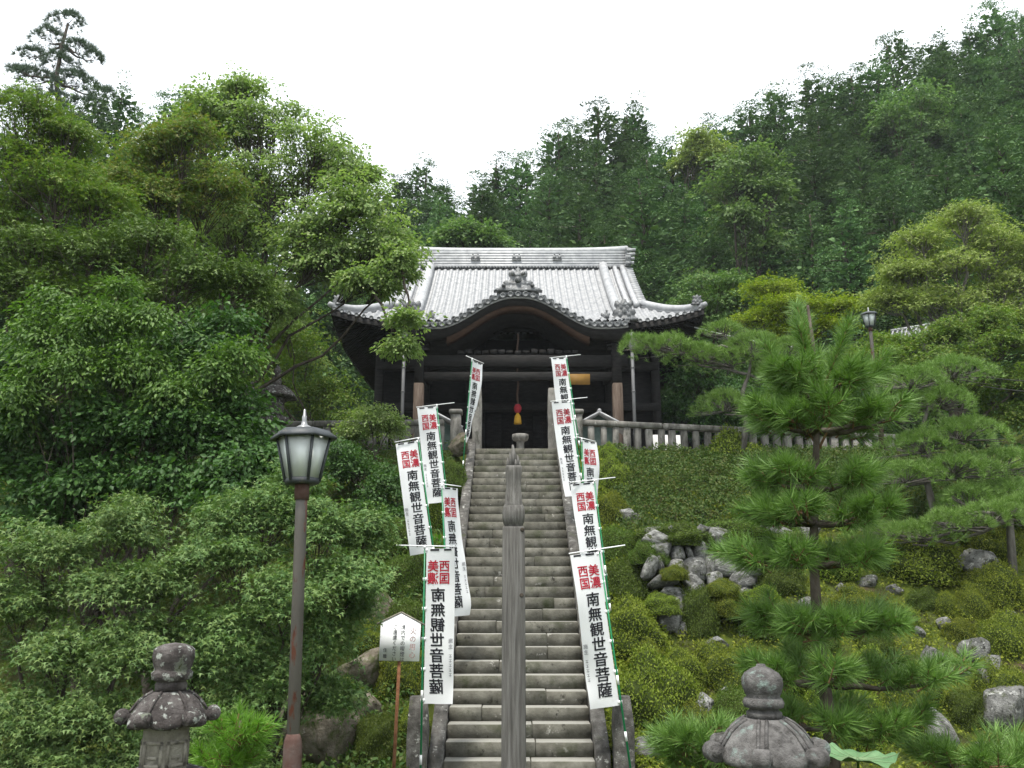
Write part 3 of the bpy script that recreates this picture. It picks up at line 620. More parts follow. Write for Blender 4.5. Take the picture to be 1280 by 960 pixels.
# small roofed cabinets beside the hall steps, and a pavilion behind
def cabinet(label, px, py, Y, wdt, hgt):
    c = P(px, py, Y); t = thing('wooden_cabinet', label, 'cabinet', (c[0], Y, 5.885)); e = wdt / 2
    MB().box(-e * .72, e * .72, -.3, .3, 0, hgt, .01).build('box', 'copper_roof', t)
    for s_ in (-1, 1):
        q = MB(); q.add([(0, -.5, hgt + .42), (s_ * e * 1.1, -.5, hgt - .02), (s_ * e * 1.1, .5, hgt - .02), (0, .5, hgt + .42), (0, -.5, hgt + .36), (s_ * e * 1.1, -.5, hgt - .08), (s_ * e * 1.1, .5, hgt - .08), (0, .5, hgt + .36)],
                        [(0, 1, 2, 3), (7, 6, 5, 4), (0, 4, 5, 1), (1, 5, 6, 2), (2, 6, 7, 3)]); q.build('roof_slope', 'tile', t)
        MB().tube([(0, -.52, hgt + .40), (s_ * e * 1.12, -.52, hgt - .04)], .035, 6).build('verge_strip', 'tile_pale', t)
    MB().tube([(0, -.54, hgt + .44), (0, .54, hgt + .44)], .06, 8).build('ridge_roll', 'tile', t)
    MB().add([(-e * .7, -.302, hgt), (e * .7, -.302, hgt), (0, -.302, hgt + .36)], [(0, 1, 2)]).build('gable_panel', 'copper_roof', t)
cabinet('small gabled cabinet with green front behind the right gate post', 747, 520, 23.6, 1.45, 1.05)
cabinet('small gabled cabinet half hidden behind the left white banner', 545, 520, 23.6, 1.45, 1.05)
c = P(800, 520, 33.0); t = thing('side_pavilion', 'low side pavilion with small tiled roof behind the stone fence', 'pavilion', (7.2, 32.5, 5.885))
MB().box(-2.2, 1.5, -1.2, 1.2, 0, 1.9, .02).build('wall', 'dark_wood', t); MB().box(1.25, 1.5, -1.45, -1.22, 0, 1.95, .02).build('post', 'column_wood', t)
G = np.zeros((9, 33, 3))
for i, u in enumerate(np.linspace(0, 1, 9)):
    for j, s in enumerate(np.linspace(-1, 1, 33)): G[i, j] = (-.4 + s * (2.9 - 1.9 * u), -2.2 + 2.2 * u, 1.95 + 1.35 * u ** 1.5 + .25 * abs(s) ** 4 * (1 - u) ** 2 + .03 * math.sin(j * PI / 1.0) )
MB().grid(G).build('roof', 'copper_roof', t); G2 = G.copy(); G2[:, :, 1] *= -1; MB().grid(G2[:, ::-1]).build('roof', 'copper_roof', t)
MB().tube([(-1.4, 0, 3.32), (.6, 0, 3.32)], .12, 8).build('ridge_roll', 'tile', t)
for s_ in (-1, 1): MB().tube([(-.4 + s_ * (2.9 - 1.9 * u), -2.2 + 2.2 * u, 2.02 + 1.35 * u ** 1.5 + .25 * (1 - u) ** 2) for u in np.linspace(0, 1, 8)], .08, 7).build('hip_roll', 'tile', t)
MB().lathe([(0, 3.3), (.14, 3.3), (.16, 3.6), (.06, 3.8), (.03, 4.3), (0, 4.4)], 8, .55, 0).build('roof_finial', 'tile', t)
for i, px in enumerate((821, 836, 848)):
    c = P(px, 550, 22.4); MB().box(-.14, .14, -.02, .02, 0, .66, .005).build('white_board', 'plaster', None, (c[0], 22.4 + i * .03, 5.885), label='plain white board leaning behind the stone fence pickets', cat='board', group='white boards behind the fence')

# ------------------------------------------------------------------ street lamps
def street_lamp(label, base, top, s, group=None, scale=1.0):
    """hexagonal lantern head on a rusty post; local z runs along the post"""
    base = Vector(base); top = Vector(top); Hh = (top - base).length / scale
    t = thing('street_lamp', label, 'street lamp', base, (top - base).to_track_quat('Z', 'X').to_euler(), group, scale)
    zt = Hh - .13; r6 = 12
    MB().lathe([(.043, -.3), (.043, Hh - .80), (.042, Hh - .57)], 12).build('post', 'rust_post', t, smooth=True)
    MB().lathe([(.05, -.3), (.066, -.3), (.064, 1.38), (.058, 1.43), (.044, 1.47)], 12).build('post_base', 'rust_red', t, smooth=True)
    MB().lathe([(.048, Hh - .66), (.053, Hh - .66), (.053, Hh - .555), (.048, Hh - .55)], 12).build('collar', 'rust_red', t, smooth=True)
    zb, zg = Hh - .55, Hh - .215
    hd = MB().lathe([(.0, zb), (.118, zb), (.128, zb + .018), (.125, zb + .04), (0, zb + .04)], 6, rot=.05).build('head_base', 'lamp_metal', t)
    rb, rt = .122, .192
    for k in range(6):
        a0, a1 = k * PI / 3 + .05, (k + 1) * PI / 3 + .05
        def pt(a, r_, z): return (r_ * math.cos(a), r_ * math.sin(a), z)
        i_ = .97
        p = [pt(a0, rb * i_, zb + .04), pt(a1, rb * i_, zb + .04), pt(a1, rt * i_, zg), pt(a0, rt * i_, zg)]
        q = [pt(a0, rb * i_ - .006, zb + .04), pt(a1, rb * i_ - .006, zb + .04), pt(a1, rt * i_ - .006, zg), pt(a0, rt * i_ - .006, zg)]
        MB().add(p + q, [(0, 1, 2, 3), (7, 6, 5, 4), (0, 4, 5, 1), (1, 5, 6, 2), (2, 6, 7, 3), (3, 7, 4, 0)]).build('pane', 'frosted_glass', hd)
        MB().tube([pt(a0, rb, zb + .02), pt(a0, rt, zg + .01)], .011, 6).build('rib', 'lamp_metal', hd)
    MB().lathe([(0, zg), (.20, zg), (.238, zg - .012), (.244, zg + .005), (.19, zg + .045), (.185, zg + .055), (.06, zg + .075), (0, zg + .075)], 6, rot=.05).build('head_roof', 'lamp_metal', hd)
    MB().lathe([(.07, zg + .07), (.055, zg + .085), (.025, zg + .10), (.018, zg + .13), (.017, zg + .165), (.012, zg + .17), (.008, zg + .215), (0, zg + .22)], 12).build('finial', 'chrome_finial', hd, smooth=True)
    return t
b_ = P(366, 960, 5.95); b_[2] = 0
tp_ = P(381, 512, 5.95); bx = P(366, 930, 5.95); dx = (tp_ - bx) / (tp_[2] - bx[2]); b_ = bx - dx * bx[2]
street_lamp('rusty hexagonal street lamp standing beside the square-sided stone lantern', b_, tp_, 1)
tp_ = P(1085, 384, 20.3); bx = P(1097, 500, 20.3); dx = (tp_ - bx) / (tp_[2] - bx[2]); gz = hz(bx[0], 20.3); b_ = bx + dx * (gz - bx[2])
street_lamp('slender rusty street lamp rising beyond the stone fence among pines', b_, tp_, 1, scale=1.0)

# ------------------------------------------------------------------ stone lanterns
def kasa(mb, Rk, z0, hgt, n6=6, rot=0.0, round_=False):
    th = np.linspace(0, 2 * PI, 61); G = []
    prof = [(.30, 1.0), (.42, .97), (.58, .86), (.75, .66), (.88, .42), (.97, .22), (1.0, .14), (1.0, .02), (.93, -.03), (.5, -.02), (.3, 0)]
    for r_, z in prof:
        cr = np.cos((th - rot) * n6); lift = np.clip(cr, 0, 1) ** 2 * (.10 * hgt) * max(0, (r_ - .6) / .4)
        hexr = 1 / np.cos((((th - rot) + PI / n6) % (2 * PI / n6)) - PI / n6) if not round_ else np.ones_like(th)
        hexr = 1 + (hexr / hexr.max() - .93) * (.9 if not round_ else 0)
        rr = Rk * r_ * hexr; G.append(np.stack([rr * np.cos(th), rr * np.sin(th), z0 + z * hgt + lift], -1))
    mb.grid(np.array(G))
def scroll(a, Rk, z, s, wdt):
    """chunky fern-curl roll at a roof corner, its axis along the rim"""
    q = MB(); n = 18
    for rr_, w_ in ((s, wdt), (s * .55, wdt * 1.16)):
        th = np.arange(n) * 2 * PI / n; v = []
        for ww, k_ in ((-w_, .86), (-w_ * .8, 1), (w_ * .8, 1), (w_, .86)): v += [(Rk + rr_ * k_ * math.cos(t_), ww, z + rr_ * k_ * math.sin(t_)) for t_ in th]
        f = [(j * n + k, j * n + (k + 1) % n, (j + 1) * n + (k + 1) % n, (j + 1) * n + k) for j in range(3) for k in range(n)] + [tuple(range(n))[::-1], tuple(3 * n + k for k in range(n))]
        q.add(v, f)
    q.add([(Rk - s * 3.2, -wdt * .7, z + s * .9), (Rk - s * 3.2, wdt * .7, z + s * .9), (Rk - s * .2, wdt * .8, z + s * .2), (Rk - s * .2, -wdt * .8, z + s * .2), (Rk - s * 3.2, -wdt * .7, z - s), (Rk - s * 3.2, wdt * .7, z - s), (Rk, wdt * .8, z - s * .95), (Rk, -wdt * .8, z - s * .95)],
          [(0, 1, 2, 3), (7, 6, 5, 4), (0, 3, 7, 4), (1, 5, 6, 2), (3, 2, 6, 7)])
    c, s_ = math.cos(a), math.sin(a); q.V = [np.stack([V[:, 0] * c - V[:, 1] * s_, V[:, 0] * s_ + V[:, 1] * c, V[:, 2]], 1) for V in q.V]
    return q
def stone_lantern(label, x, y, ztop, Rk, mat, rot, round_, boxmat, finial):
    t = thing('stone_lantern', label, 'stone lantern', (x, y, 0)); zt = ztop
    fz = zt - finial[0]
    MB().lathe([(r_, fz + z) for r_, z in finial[1]], 20).build('finial', mat, t, smooth=True)
    kh = finial[2]; zk = fz - kh; q = MB(); kasa(q, Rk * .82, zk, kh, 6, rot, round_); cap = q.build('cap', mat, t, smooth=True)
    for k in range(6):
        a = rot + k * PI / 3; scroll(a, Rk * .91, zk + .06, Rk * .155, Rk * .13).build('cap_scroll', mat, cap)
        for da in ((-.075, .075) if round_ else (0,)): MB().tube([(Rk * .82 * r_ * math.cos(a + da / r_), Rk * .82 * r_ * math.sin(a + da / r_), zk + z_ * kh + .004 + .1 * kh * max(0, (r_ - .6) / .4)) for r_, z_ in ((.42, .97), (.58, .86), (.75, .66), (.88, .42), (.95, .27))], .011, 6).build('cap_rib', mat, cap, smooth=True)
    rb = finial[3]; zb = zk - .30; fbx = MB().lathe([(rb * .96, zb), (rb, zb + .02), (rb, zk - .02), (rb * .98, zk + .03)], 6, rot=rot + PI / 6).build('fire_box', boxmat, t)
    for k in range(6):
        a = rot + k * PI / 3; c, s_ = math.cos(a), math.sin(a); ap = rb * math.cos(PI / 6); q = MB()
        fr = [(-.07, .05, .07, .07), (-.07, .19, .07, .21), (-.07, .05, -.05, .21), (.05, .05, .07, .21), (-.03, .10, .03, .12)]
        for x0_, z0_, x1_, z1_ in fr:
            q.add([(ap * c - xx * s_ + o * c, ap * s_ + xx * c + o * s_, zb + zz) for o in (-.01, .008) for xx, zz in ((x0_, z0_), (x1_, z0_), (x1_, z1_), (x0_, z1_))],
                  [(0, 1, 2, 3), (7, 6, 5, 4), (0, 4, 5, 1), (1, 5, 6, 2), (2, 6, 7, 3), (3, 7, 4, 0)])
        q.build('carved_panel', boxmat, fbx)
    MB().lathe([(.12, zb - .22), (.20, zb - .20), (.30, zb - .08), (.31, zb - .0), (.25, zb + .004), (0, zb + .004)], 6, rot=rot).build('middle_platform', mat, t)
    MB().lathe([(.17, .22), (.155, .4), (.16, .5), (.175, .52), (.175, .58), (.155, .62), (.15, zb - .25), (.17, zb - .2)], 18).build('shaft', mat, t, smooth=True)
    MB().lathe([(.40, -.15), (.40, .08), (.36, .10), (.30, .18), (.22, .23), (0, .24)], 6, rot=rot).build('base', mat, t)
    return t
c = P(219, 803, 5.96)
stone_lantern('lichen-spotted dark stone lantern with square-topped finial beside the near street lamp', c[0], 5.96, c[2], .315, 'lantern_stone', .35, False, 'pale_stone',
              (.31, [(.0, .0), (.10, .0), (.105, .04), (.095, .055), (.095, .06), (.13, .075), (.135, .115), (.118, .13), (.118, .14), (.128, .17), (.138, .22), (.134, .265), (.11, .285), (.07, .30), (0, .31)],   .215, .165))
c = P(951, 831, 5.3)
stone_lantern('smooth grey stone lantern with onion-shaped finial and curled roof corners below the tall pine', c[0], 5.3, c[2], .365, 'smooth_stone', .16, True, 'pale_stone',
              (.30, [(.0, .0), (.10, .0), (.105, .03), (.085, .045), (.085, .052), (.115, .06), (.122, .085), (.112, .11), (.095, .118), (.108, .14), (.122, .185), (.12, .225), (.10, .255), (.06, .28), (.03, .292), (.025, .305), (0, .306)], .24, .19))
# dark lantern and post far left, behind the shrubs
c = P(342, 452, 20.0); g0 = hz(c[0], 20.0)
t = thing('stone_lantern', 'dark old stone lantern half hidden among shrubs behind the fence', 'stone lantern', (c[0], 20.4, g0))
hh = c[2] - g0
MB().lathe([(0, hh - .55), (.1, hh - .55), (.13, hh - .4), (.07, hh - .25), (.1, hh - .12), (.02, hh), (0, hh)], 10).build('finial', 'lantern_stone', t, smooth=True)
q = MB(); kasa(q, .52, hh - .85, .32); q.build('cap', 'lantern_stone', t, smooth=True)
MB().lathe([(.22, hh - 1.35), (.24, hh - .85)], 6).build('fire_box', 'lantern_stone', t); MB().lathe([(.36, hh - 1.5), (.38, hh - 1.35), (0, hh - 1.34)], 6).build('middle_platform', 'lantern_stone', t)
MB().lathe([(.3, -.2), (.3, .1), (.18, .2), (.16, hh - 1.5)], 12).build('shaft', 'lantern_stone', t, smooth=True)
c = P(313, 478, 20.0); rough_post('stone_marker', 'slim pale stone marker post beside the dark old stone lantern', c[0], 20.0, hz(c[0], 20.0), .20, .16, c[2] - hz(c[0], 20.0), 'fence_stone', 9)

# ------------------------------------------------------------------ weathered memorial post before the stairs
t = thing('wooden_memorial_post', 'weathered grey square wooden memorial post with carved pointed top before the stairs', 'wooden post', (P(642, 800, 7.2)[0], 7.2, 0))
zz = lambda py: P(642, py, 7.2)[2]
def sqring(mb, prof, jit=0.0, seed=3):
    g = np.random.default_rng(seed); v = []; n = len(prof)
    for wd, z in prof:
        c_ = wd * .10
        for x, y in ((-wd + c_, -wd), (wd - c_, -wd), (wd, -wd + c_), (wd, wd - c_), (wd - c_, wd), (-wd + c_, wd), (-wd, wd - c_), (-wd, -wd + c_)): v.append((x + g.normal() * jit, y + g.normal() * jit, z + g.normal() * jit))
    f = [(j * 8 + k, j * 8 + (k + 1) % 8, (j + 1) * 8 + (k + 1) % 8, (j + 1) * 8 + k) for j in range(n - 1) for k in range(8)] + [tuple((n - 1) * 8 + k for k in range(8))]
    return mb.add(v, f)
sqring(MB(), [(.101, -.4), (.099, 1.2), (.097, 2.2), (.094, zz(661)), (.090, zz(659))]).build('shaft', 'grey_wood', t)
sqring(MB(), [(.070, zz(660)), (.070, zz(658)), (.086, zz(655)), (.096, zz(648)), (.097, zz(641)), (.090, zz(635)), (.076, zz(631))], .001).build('round_block', 'grey_wood', t)
sqring(MB(), [(.078, zz(632)), (.076, zz(628)), (.070, zz(618)), (.062, zz(608)), (.068, zz(595)), (.072, zz(586)), (.066, zz(583))], .002).build('tapered_block', 'grey_wood', t)
q = MB(); g = np.random.default_rng(8)
for dx, dy, w0, pt_ in ((0, 0, .035, 556), (-.045, 0, .02, 572), (.04, .02, .022, 568), (.02, -.04, .018, 575), (-.025, -.03, .016, 566), (.055, -.02, .012, 577)):
    q.tube([(dx, dy, zz(585)), (dx * 1.05, dy, zz((585 + pt_) / 2)), (dx * 1.0 + g.normal() * .004, dy, zz(pt_))], [w0, w0 * .75, w0 * .25], 5)
q.build('rotten_tip', 'grey_wood', t)
for px_, py_ in ((653, 663), (652, 744)):
    MB().lathe([(0, 0), (.018, 0), (.014, .004), (0, .004)], 10).build('knot', 'bark', t, (((px_ - 642) * mpp(px_, py_, 7.1)), -.097, zz(py_))).rotation_euler = (R(90), 0, 0)

# ------------------------------------------------------------------ lettering
_cu = bpy.data.curves.new('glyph', 'FONT'); _cu.resolution_u = 3; _to = bpy.data.objects.new('glyph', _cu); C.objects.link(_to); _gl = {}
def glyph(ch, off):
    if (ch, off) not in _gl:
        _cu.body = ch; _cu.offset = 0; dg = bpy.context.evaluated_depsgraph_get(); dg.update(); e = _to.evaluated_get(dg); me = e.to_mesh()
        v = np.zeros(len(me.vertices) * 3); me.vertices.foreach_get('co', v); v = v.reshape(-1, 3).copy(); v[:, 0] -= .5; v[:, 1] -= .38
        _gl[(ch, off)] = (v, [tuple(p.vertices) for p in me.polygons]); e.to_mesh_clear()
    return _gl[(ch, off)]
def letters(mb, ch, cx, cz, sx, sz, off=.02, both=True, d=.004, slant=0.0, fn=None):
    v, f = glyph(ch, 0); e = off * .62
    for i, (ox, oz) in enumerate(((0, 0), (e, 0), (-e, 0), (0, e * .8), (0, -e * .8), (e * .7, e * .6), (-e * .7, -e * .6)) if off > .012 else ((0, 0), (e, 0))):
        x = cx + (v[:, 0] + ox + slant * v[:, 1]) * sx; z = cz + (v[:, 1] + oz) * sz
        for yy in ((-d, d) if both else (-d,)):
            pts = np.stack([x, np.full_like(x, yy * (1 + .06 * i)), z], 1)
            if fn: pts = fn(pts)
            mb.add(pts, f)
# ------------------------------------------------------------------ banners along the stairs
BW, BH = .42, 2.02
def banner(label, top, bot, Y, yaw, group=None, twist=0.0, seed=0, bar=.38, narrow=1.0):
    """top / bot = two pixels on the pole; yaw 0: cloth hangs to the left of the pole with its front to the camera, 180: back seen"""
    a = P(*top, Y); b = P(*bot, Y); d = (a - b) / (a[2] - b[2]); gz = hz(a[0], Y); base = a + d * (gz - a[2]); base = a + d * (hz(base[0], Y) - a[2]); Hh = np.linalg.norm(a - base)
    q = Vector(a - base).to_track_quat('Z', 'Y'); rot = (q.to_matrix() @ Matrix.Rotation(R(yaw) + (0), 3, 'Z'))
    # keep local -y towards the camera for yaw 0
    ex = Vector((1, 0, 0)); zax = Vector(a - base).normalized(); yax = zax.cross(ex).normalized(); ex = yax.cross(zax)
    rot = Matrix((ex, yax, zax)).transposed() @ Matrix.Rotation(R(yaw), 3, 'Z')
    t = thing('temple_banner', label, 'banner', base, rot.to_euler(), group)
    g = np.random.default_rng(seed); ph = g.uniform(0, 6, 3)
    def fn(p):
        p = p.copy(); fx = -p[:, 0] / BW; fz = (Hh - p[:, 2]) / BH
        p[:, 1] += .055 * fx * np.sin(fz * 5 + ph[0]) + .03 * fx ** 2 * fz ** 2 * np.sin(fz * 17 + ph[2]) + .018 * np.sin(fx * 6 + fz * 3 + ph[1]) * fx + .012 * fx * np.sin(fz * 11 + ph[2])
        if narrow != 1: p[:, 0] *= 1 - (1 - narrow) * fz
        if twist:
            an = twist * fz; c_, s_ = np.cos(an), np.sin(an); p[:, 0], p[:, 1] = p[:, 0] * c_ - p[:, 1] * s_, p[:, 0] * s_ + p[:, 1] * c_
        return p
    zt = Hh - .02
    MB().tube([(.0, 0, -.3), (0, 0, Hh * .5), (0, 0, Hh)], [.014, .013, .010], 8).build('pole', 'green_pole', t, smooth=True)
    for zc in (Hh * .42, Hh * .18): MB().tube([(0, 0, zc - .06), (0, 0, zc + .06)], .017, 8).build('pole_joint', 'white_plastic', t, smooth=True)
    MB().tube([(0, 0, Hh - .02), (0, 0, Hh + .03)], .018, 8).build('pole_cap', 'white_plastic', t)
    MB().tube([(-BW - .015, 0, Hh + .005), (bar, 0, Hh + .03)], .009, 7).build('crossbar', 'white_plastic', t, smooth=True)
    xs = np.linspace(-BW, -.025, 15); zs = np.linspace(zt - BH, zt, 49); X, Z = np.meshgrid(xs, zs)
    G = fn(np.stack([X, np.zeros_like(X), Z], -1).reshape(-1, 3)).reshape(49, 15, 3); cl = MB().grid(G).build('cloth', 'banner_cloth', t, smooth=True)
    for k in range(6):
        z = zt - .02 - k * (BH - .06) / 5; MB().box(-.04, .018, -.006, .006, z - .022, z + .022).build('pole_loop', 'white_plastic', t)
    for x0_, x1_ in ((-.375, -.27), (-.20, -.08)):
        pts = np.array([(x0_, y, z) for y in (-.005, .005) for z in (zt - .03, zt - .006)] + [(x1_, y, z) for y in (-.005, .005) for z in (zt - .03, zt - .006)])
        MB().add(fn(pts), [(0, 1, 5, 4), (2, 6, 7, 3), (0, 2, 3, 1), (4, 5, 7, 6)]).build('hem_slot', 'ink_black', cl)
    red = MB(); blk = MB(); gry = MB(); xc = -BW * .47
    for i, (l, r_) in enumerate((('西', '美'), ('国', '濃'))):
        z = zt - .235 - i * .165; letters(red, l, xc - .078, z, .155, .165, .035, fn=fn); letters(red, r_, xc + .078, z, .155, .165, .035, fn=fn)
    for i, ch in enumerate('南無観世音菩薩'): letters(blk, ch, xc + .004, zt - .62 - i * .197, .205, .195, .034, fn=fn, slant=.06)
    for i, ch in enumerate('施主'): letters(gry, ch, -BW * .90, zt - 1.22 - i * .075, .062, .065, .02, fn=fn)
    for i in range(5):
        z = zt - 1.42 - i * .06
        for (a0, b0, a1, b1) in ((-.02, .018, .02, .022), (-.004, -.02, .004, .02), (-.018, -.012, .018, -.006)):
            v = [(-BW * .90 + xx, yy, z + z_) for yy in (-.004, .004) for xx, z_ in ((a0, b0), (a1, b0), (a1, b1), (a0, b1))]
            gry.add(fn(np.array(v)), [(0, 1, 2, 3), (7, 6, 5, 4)])
    red.build('red_lettering', 'ink_red', cl); blk.build('black_lettering', 'ink_black', cl); gry.build('grey_lettering', 'ink_grey', cl)
    return t
# right-hand row, from the stair foot up
banner('white prayer banner in front of the right stair-foot stone post', (749, 688), (783, 925), 11.75, 8, seed=1)
banner('white prayer banner next above the right stair-foot one, lower half covered by it', (743, 601), (754, 690), 14.4, 8, seed=2)
banner('white prayer banner turned back to front between two readable ones, right of the stairs', (727, 549), (729, 600), 16.2, 180 + 45, seed=3, bar=.15)
banner('fully readable white prayer banner beside the upper right steps', (713, 500), (731, 628), 17.2, 10, seed=4)
banner('topmost white prayer banner beside the right stone pillar and yellow plank', (708, 446), (716, 500), 20.0, 10, seed=5)
# left-hand row
banner('white prayer banner seen mirrored from behind, above the left stair-foot stone post', (531, 684), (526, 950), 11.7, 176, seed=6, bar=.40)
banner('narrow slanted mirrored banner behind the left stair-foot banner', (552, 607), (556, 690), 13.3, 180 + 48, seed=7, bar=.05)
banner('readable white prayer banner leaning outwards left of the stairs, clear of the others', (523, 549), (541, 680), 14.9, 6, seed=8, bar=.03)
banner('readable white prayer banner in front of the left cabinet roof', (546, 507), (557, 605), 17.1, 10, seed=9)
banner('twisted narrow prayer banner beside the left stone pillar at the stair top', (590, 449), (578, 590), 19.6, 180 + 50, twist=.35, seed=10, bar=.22, narrow=.6)

# ------------------------------------------------------------------ fire-warning sign
sy = 11.2; c = P(497, 826, sy); cb = P(492, 945, sy); s = mpp(497, 800, sy); gz = hz(cb[0], sy)
t = thing('notice_sign', 'white gabled fire-warning sign on a rusty post left of the stair foot', 'sign', (cb[0], sy, gz), (0, R(1.2), 0))
zb = c[2] - gz; hw = 25 * s; hs = 45 * s; pk = 57 * s
MB().prism([(-hw, zb), (hw, zb), (hw, zb + hs), (0, zb + pk), (-hw, zb + hs)], -.02, .0).build('board', 'sign_paint', t)
for s_ in (-1, 1): MB().tube([(s_ * (hw + .05), -.015, zb + hs - .015), (0, -.015, zb + pk + .012)], .012, 4).build('roof_strip', 'pale_stone', t)
MB().tube([(0, .02, -.3), (0, .02, zb + .12)], .022, 8).build('post', 'rust', t, smooth=True)
q1 = MB(); q2 = MB()
for i, ch in enumerate('火の用心'): letters(q1, ch, hw * .64, zb + hs * .80 - i * .098, .085, .09, .004, False, .0215)
for i, ch in enumerate('境内での喫煙は'): letters(q2, ch, hw * .14, zb + hs * .90 - i * .067, .062, .066, .006, False, .0215)
for i, ch in enumerate('ご遠慮ください'): letters(q2, ch, -hw * .26, zb + hs * .90 - i * .066, .058, .064, .006, False, .0215)
for i, ch in enumerate('住職'): letters(q2, ch, -hw * .72, zb + hs * .28 - i * .075, .05, .055, .006, False, .0215)
q1.build('faded_lettering', 'ink_faded', t); q2.build('black_lettering', 'ink_black', t)
bpy.data.objects.remove(_to)

# ------------------------------------------------------------------ rocks
def ico(sub):
    import bmesh
    bm = bmesh.new(); bmesh.ops.create_icosphere(bm, subdivisions=sub, radius=1); bm.verts.ensure_lookup_table()
    v = np.array([x.co[:] for x in bm.verts]); f = np.array([[y.index for y in x.verts] for x in bm.faces]); bm.free(); return v, f
def rock_mesh(seed, sub=3, mat='rock', cuts=18, block=False):
    g = np.random.default_rng(seed); v, f = ico(sub); v = v * g.uniform(.85, 1.15, 3)
    if block: v = np.sign(v) * np.abs(v) ** .38; v /= np.abs(v).max(0)
    for _ in range(cuts):                         # flat broken faces
        n = rdir(g, 1)[0]; d = g.uniform(.42, .72) * (1.3 if block else 1); h = v @ n; over = h > d; v[over] -= ((h[over] - d) * .97)[:, None] * n
    v /= np.abs(v).max(0)
    v += .035 * np.sin(v[:, [1, 2, 0]] * 5 + g.uniform(0, 6, 3)) + .02 * np.sin(v[:, [2, 0, 1]] * 13 + g.uniform(0, 6, 3)) + g.normal(size=v.shape) * .008
    return MB().add(v, f).mesh('rock', mat)
ROCKS = [rock_mesh(i) for i in range(6)]; ROCKB = [rock_mesh(20 + i, 3, 'rock_brown') for i in range(3)]; STONES = [rock_mesh(40 + i, 2, 'rock', 16, True) for i in range(8)]
rr = random.Random(11)
def rock(px, py, wpx, hpx, label, brown=False, Yfix=None, sink=.25):
    p = ground_hit(px, py, 8.5) if Yfix is None else P(px, py, Yfix); s = mpp(px, py, p[1]); a, b = wpx * s / 2, hpx * s / 2
    return put('garden_rock', rr.choice(ROCKB if brown else ROCKS), None, (p[0], p[1] + .1, p[2] + b * (1 - sink)), (rr.uniform(-.3, .3), rr.uniform(-.3, .3), rr.uniform(0, 6.28)), (a * 1.05, (a + b) * .55, b * 1.1), label, 'rock', 'rocks set in the garden slope')
for px, py, wp, hp, lb in (
        (838, 782, 66, 46, 'long white-streaked rock below the dry stone wall, beside azaleas'), (852, 796, 30, 32, 'upright blue-grey rock beside the tall round azalea'),
        (897, 814, 46, 20, 'low flat rounded grey boulder on the moss'), (880, 828, 26, 14, 'small grey stone just under the flat rounded boulder'),
        (880, 902, 50, 38, 'pale blocky rock left of the smooth stone lantern'), (846, 912, 28, 20, 'small pale rock beside the blocky pale one'),
        (812, 946, 74, 26, 'long low kerb rock at the slope foot beside the stair azalea ball'), (858, 942, 60, 24, 'low dark kerb rock at the slope foot near the lantern'),
        (1171, 838, 36, 34, 'rounded white-topped rock behind the lowest pine branch'), (1222, 828, 28, 40, 'upright veined grey rock on the mossy slope'),
        (1244, 866, 32, 54, 'tall pointed whitish rock on the mossy slope'), (1186, 944, 44, 64, 'upright dark rock standing low beside the lotus leaf'),
        (1230, 722, 54, 40, 'dark rounded boulder under the trained pine pads'), (1105, 712, 30, 14, 'flat pale stone on the bank behind the tall pine'),
        (1205, 848, 30, 16, 'small pale stone between the upright rocks'), (940, 800, 30, 16, 'small pale stone at the foot of the stone wall'),
        (1118, 908, 30, 14, 'flat stone on the moss below the pine branch'), (795, 690, 26, 20, 'pale stone at the hedge edge near the banners'),
        (783, 655, 34, 22, 'flat white stone beside the upper right banners'), (800, 712, 20, 14, 'small pale stone at the corner of the dry wall'),
        (1262, 905, 60, 60, 'broad grey ledge rock at the mossy slope edge')):
    rock(px, py, wp, hp, lb)
xr = random.Random(9)
for px, py in ((925, 770), (1012, 765), (1048, 742), (1085, 735), (1125, 745), (1150, 800), (1185, 790), (1240, 792), (1268, 770), (1275, 860), (1130, 850), (1105, 880), (1050, 850), (985, 838), (935, 838), (915, 880), (835, 876), (1212, 880), (1228, 935), (1265, 945), (1150, 935), (1095, 925), (820, 790), (806, 752), (865, 842)):
    rock(px + xr.randint(-5, 5), py, xr.randint(16, 34), xr.randint(9, 22), 'small loose pale stone poking out of the moss on the right slope')
for px, py, wp, hp, lb in ((452, 868, 62, 62, 'big brown rock behind the fire-warning sign'), (395, 955, 110, 100, 'large mossy dark boulder beside the near street lamp'),
                           (455, 905, 50, 40, 'pale brown rock below the big brown one'), (482, 800, 26, 62, 'tall thin pale rock behind the fire-warning sign'),
                           (574, 548 + 25, 26, 36, 'pale upright rock beside the stair top left')):
    rock(px, py, wp, hp, lb, True)
# dry stone wall under the hedge slope: every stone its own piece
wl0 = ground_hit(865, 762, 9); wall = thing('dry_stone_wall', 'dry retaining wall of rough grey stones below the hedge bank', 'stone wall', (wl0[0], wl0[1], wl0[2]))
g = random.Random(21); row_y = 758; rows = 0
while row_y > 662:
    hp = g.uniform(10, 20); px = 806 + g.uniform(-6, 6) + max(0, (row_y - 715)) * .25; end = 1010 + g.uniform(-30, 25)
    while px < end:
        wp = g.choice([9, 12, 16, 20, 27, 36]) if g.random() > .05 else 62
        Yw = wl0[1] + (758 - row_y) / 100 * .75 + g.uniform(-.035, .035) + (px - 860) * .004; p = P(px + wp / 2, row_y - hp / 2, Yw); s = mpp(px, row_y, Yw)
        put('wall_stone', STONES[g.randrange(8)], wall, (p[0] - wl0[0], p[1] - wl0[1], p[2] - wl0[2]), (g.uniform(-.25, .25), g.uniform(-.5, .5), g.uniform(-.3, .3)), (wp * s * g.uniform(.56, .70), .20, hp * s * g.uniform(.60, .90)))
        px += wp * .97
    row_y -= hp * .92
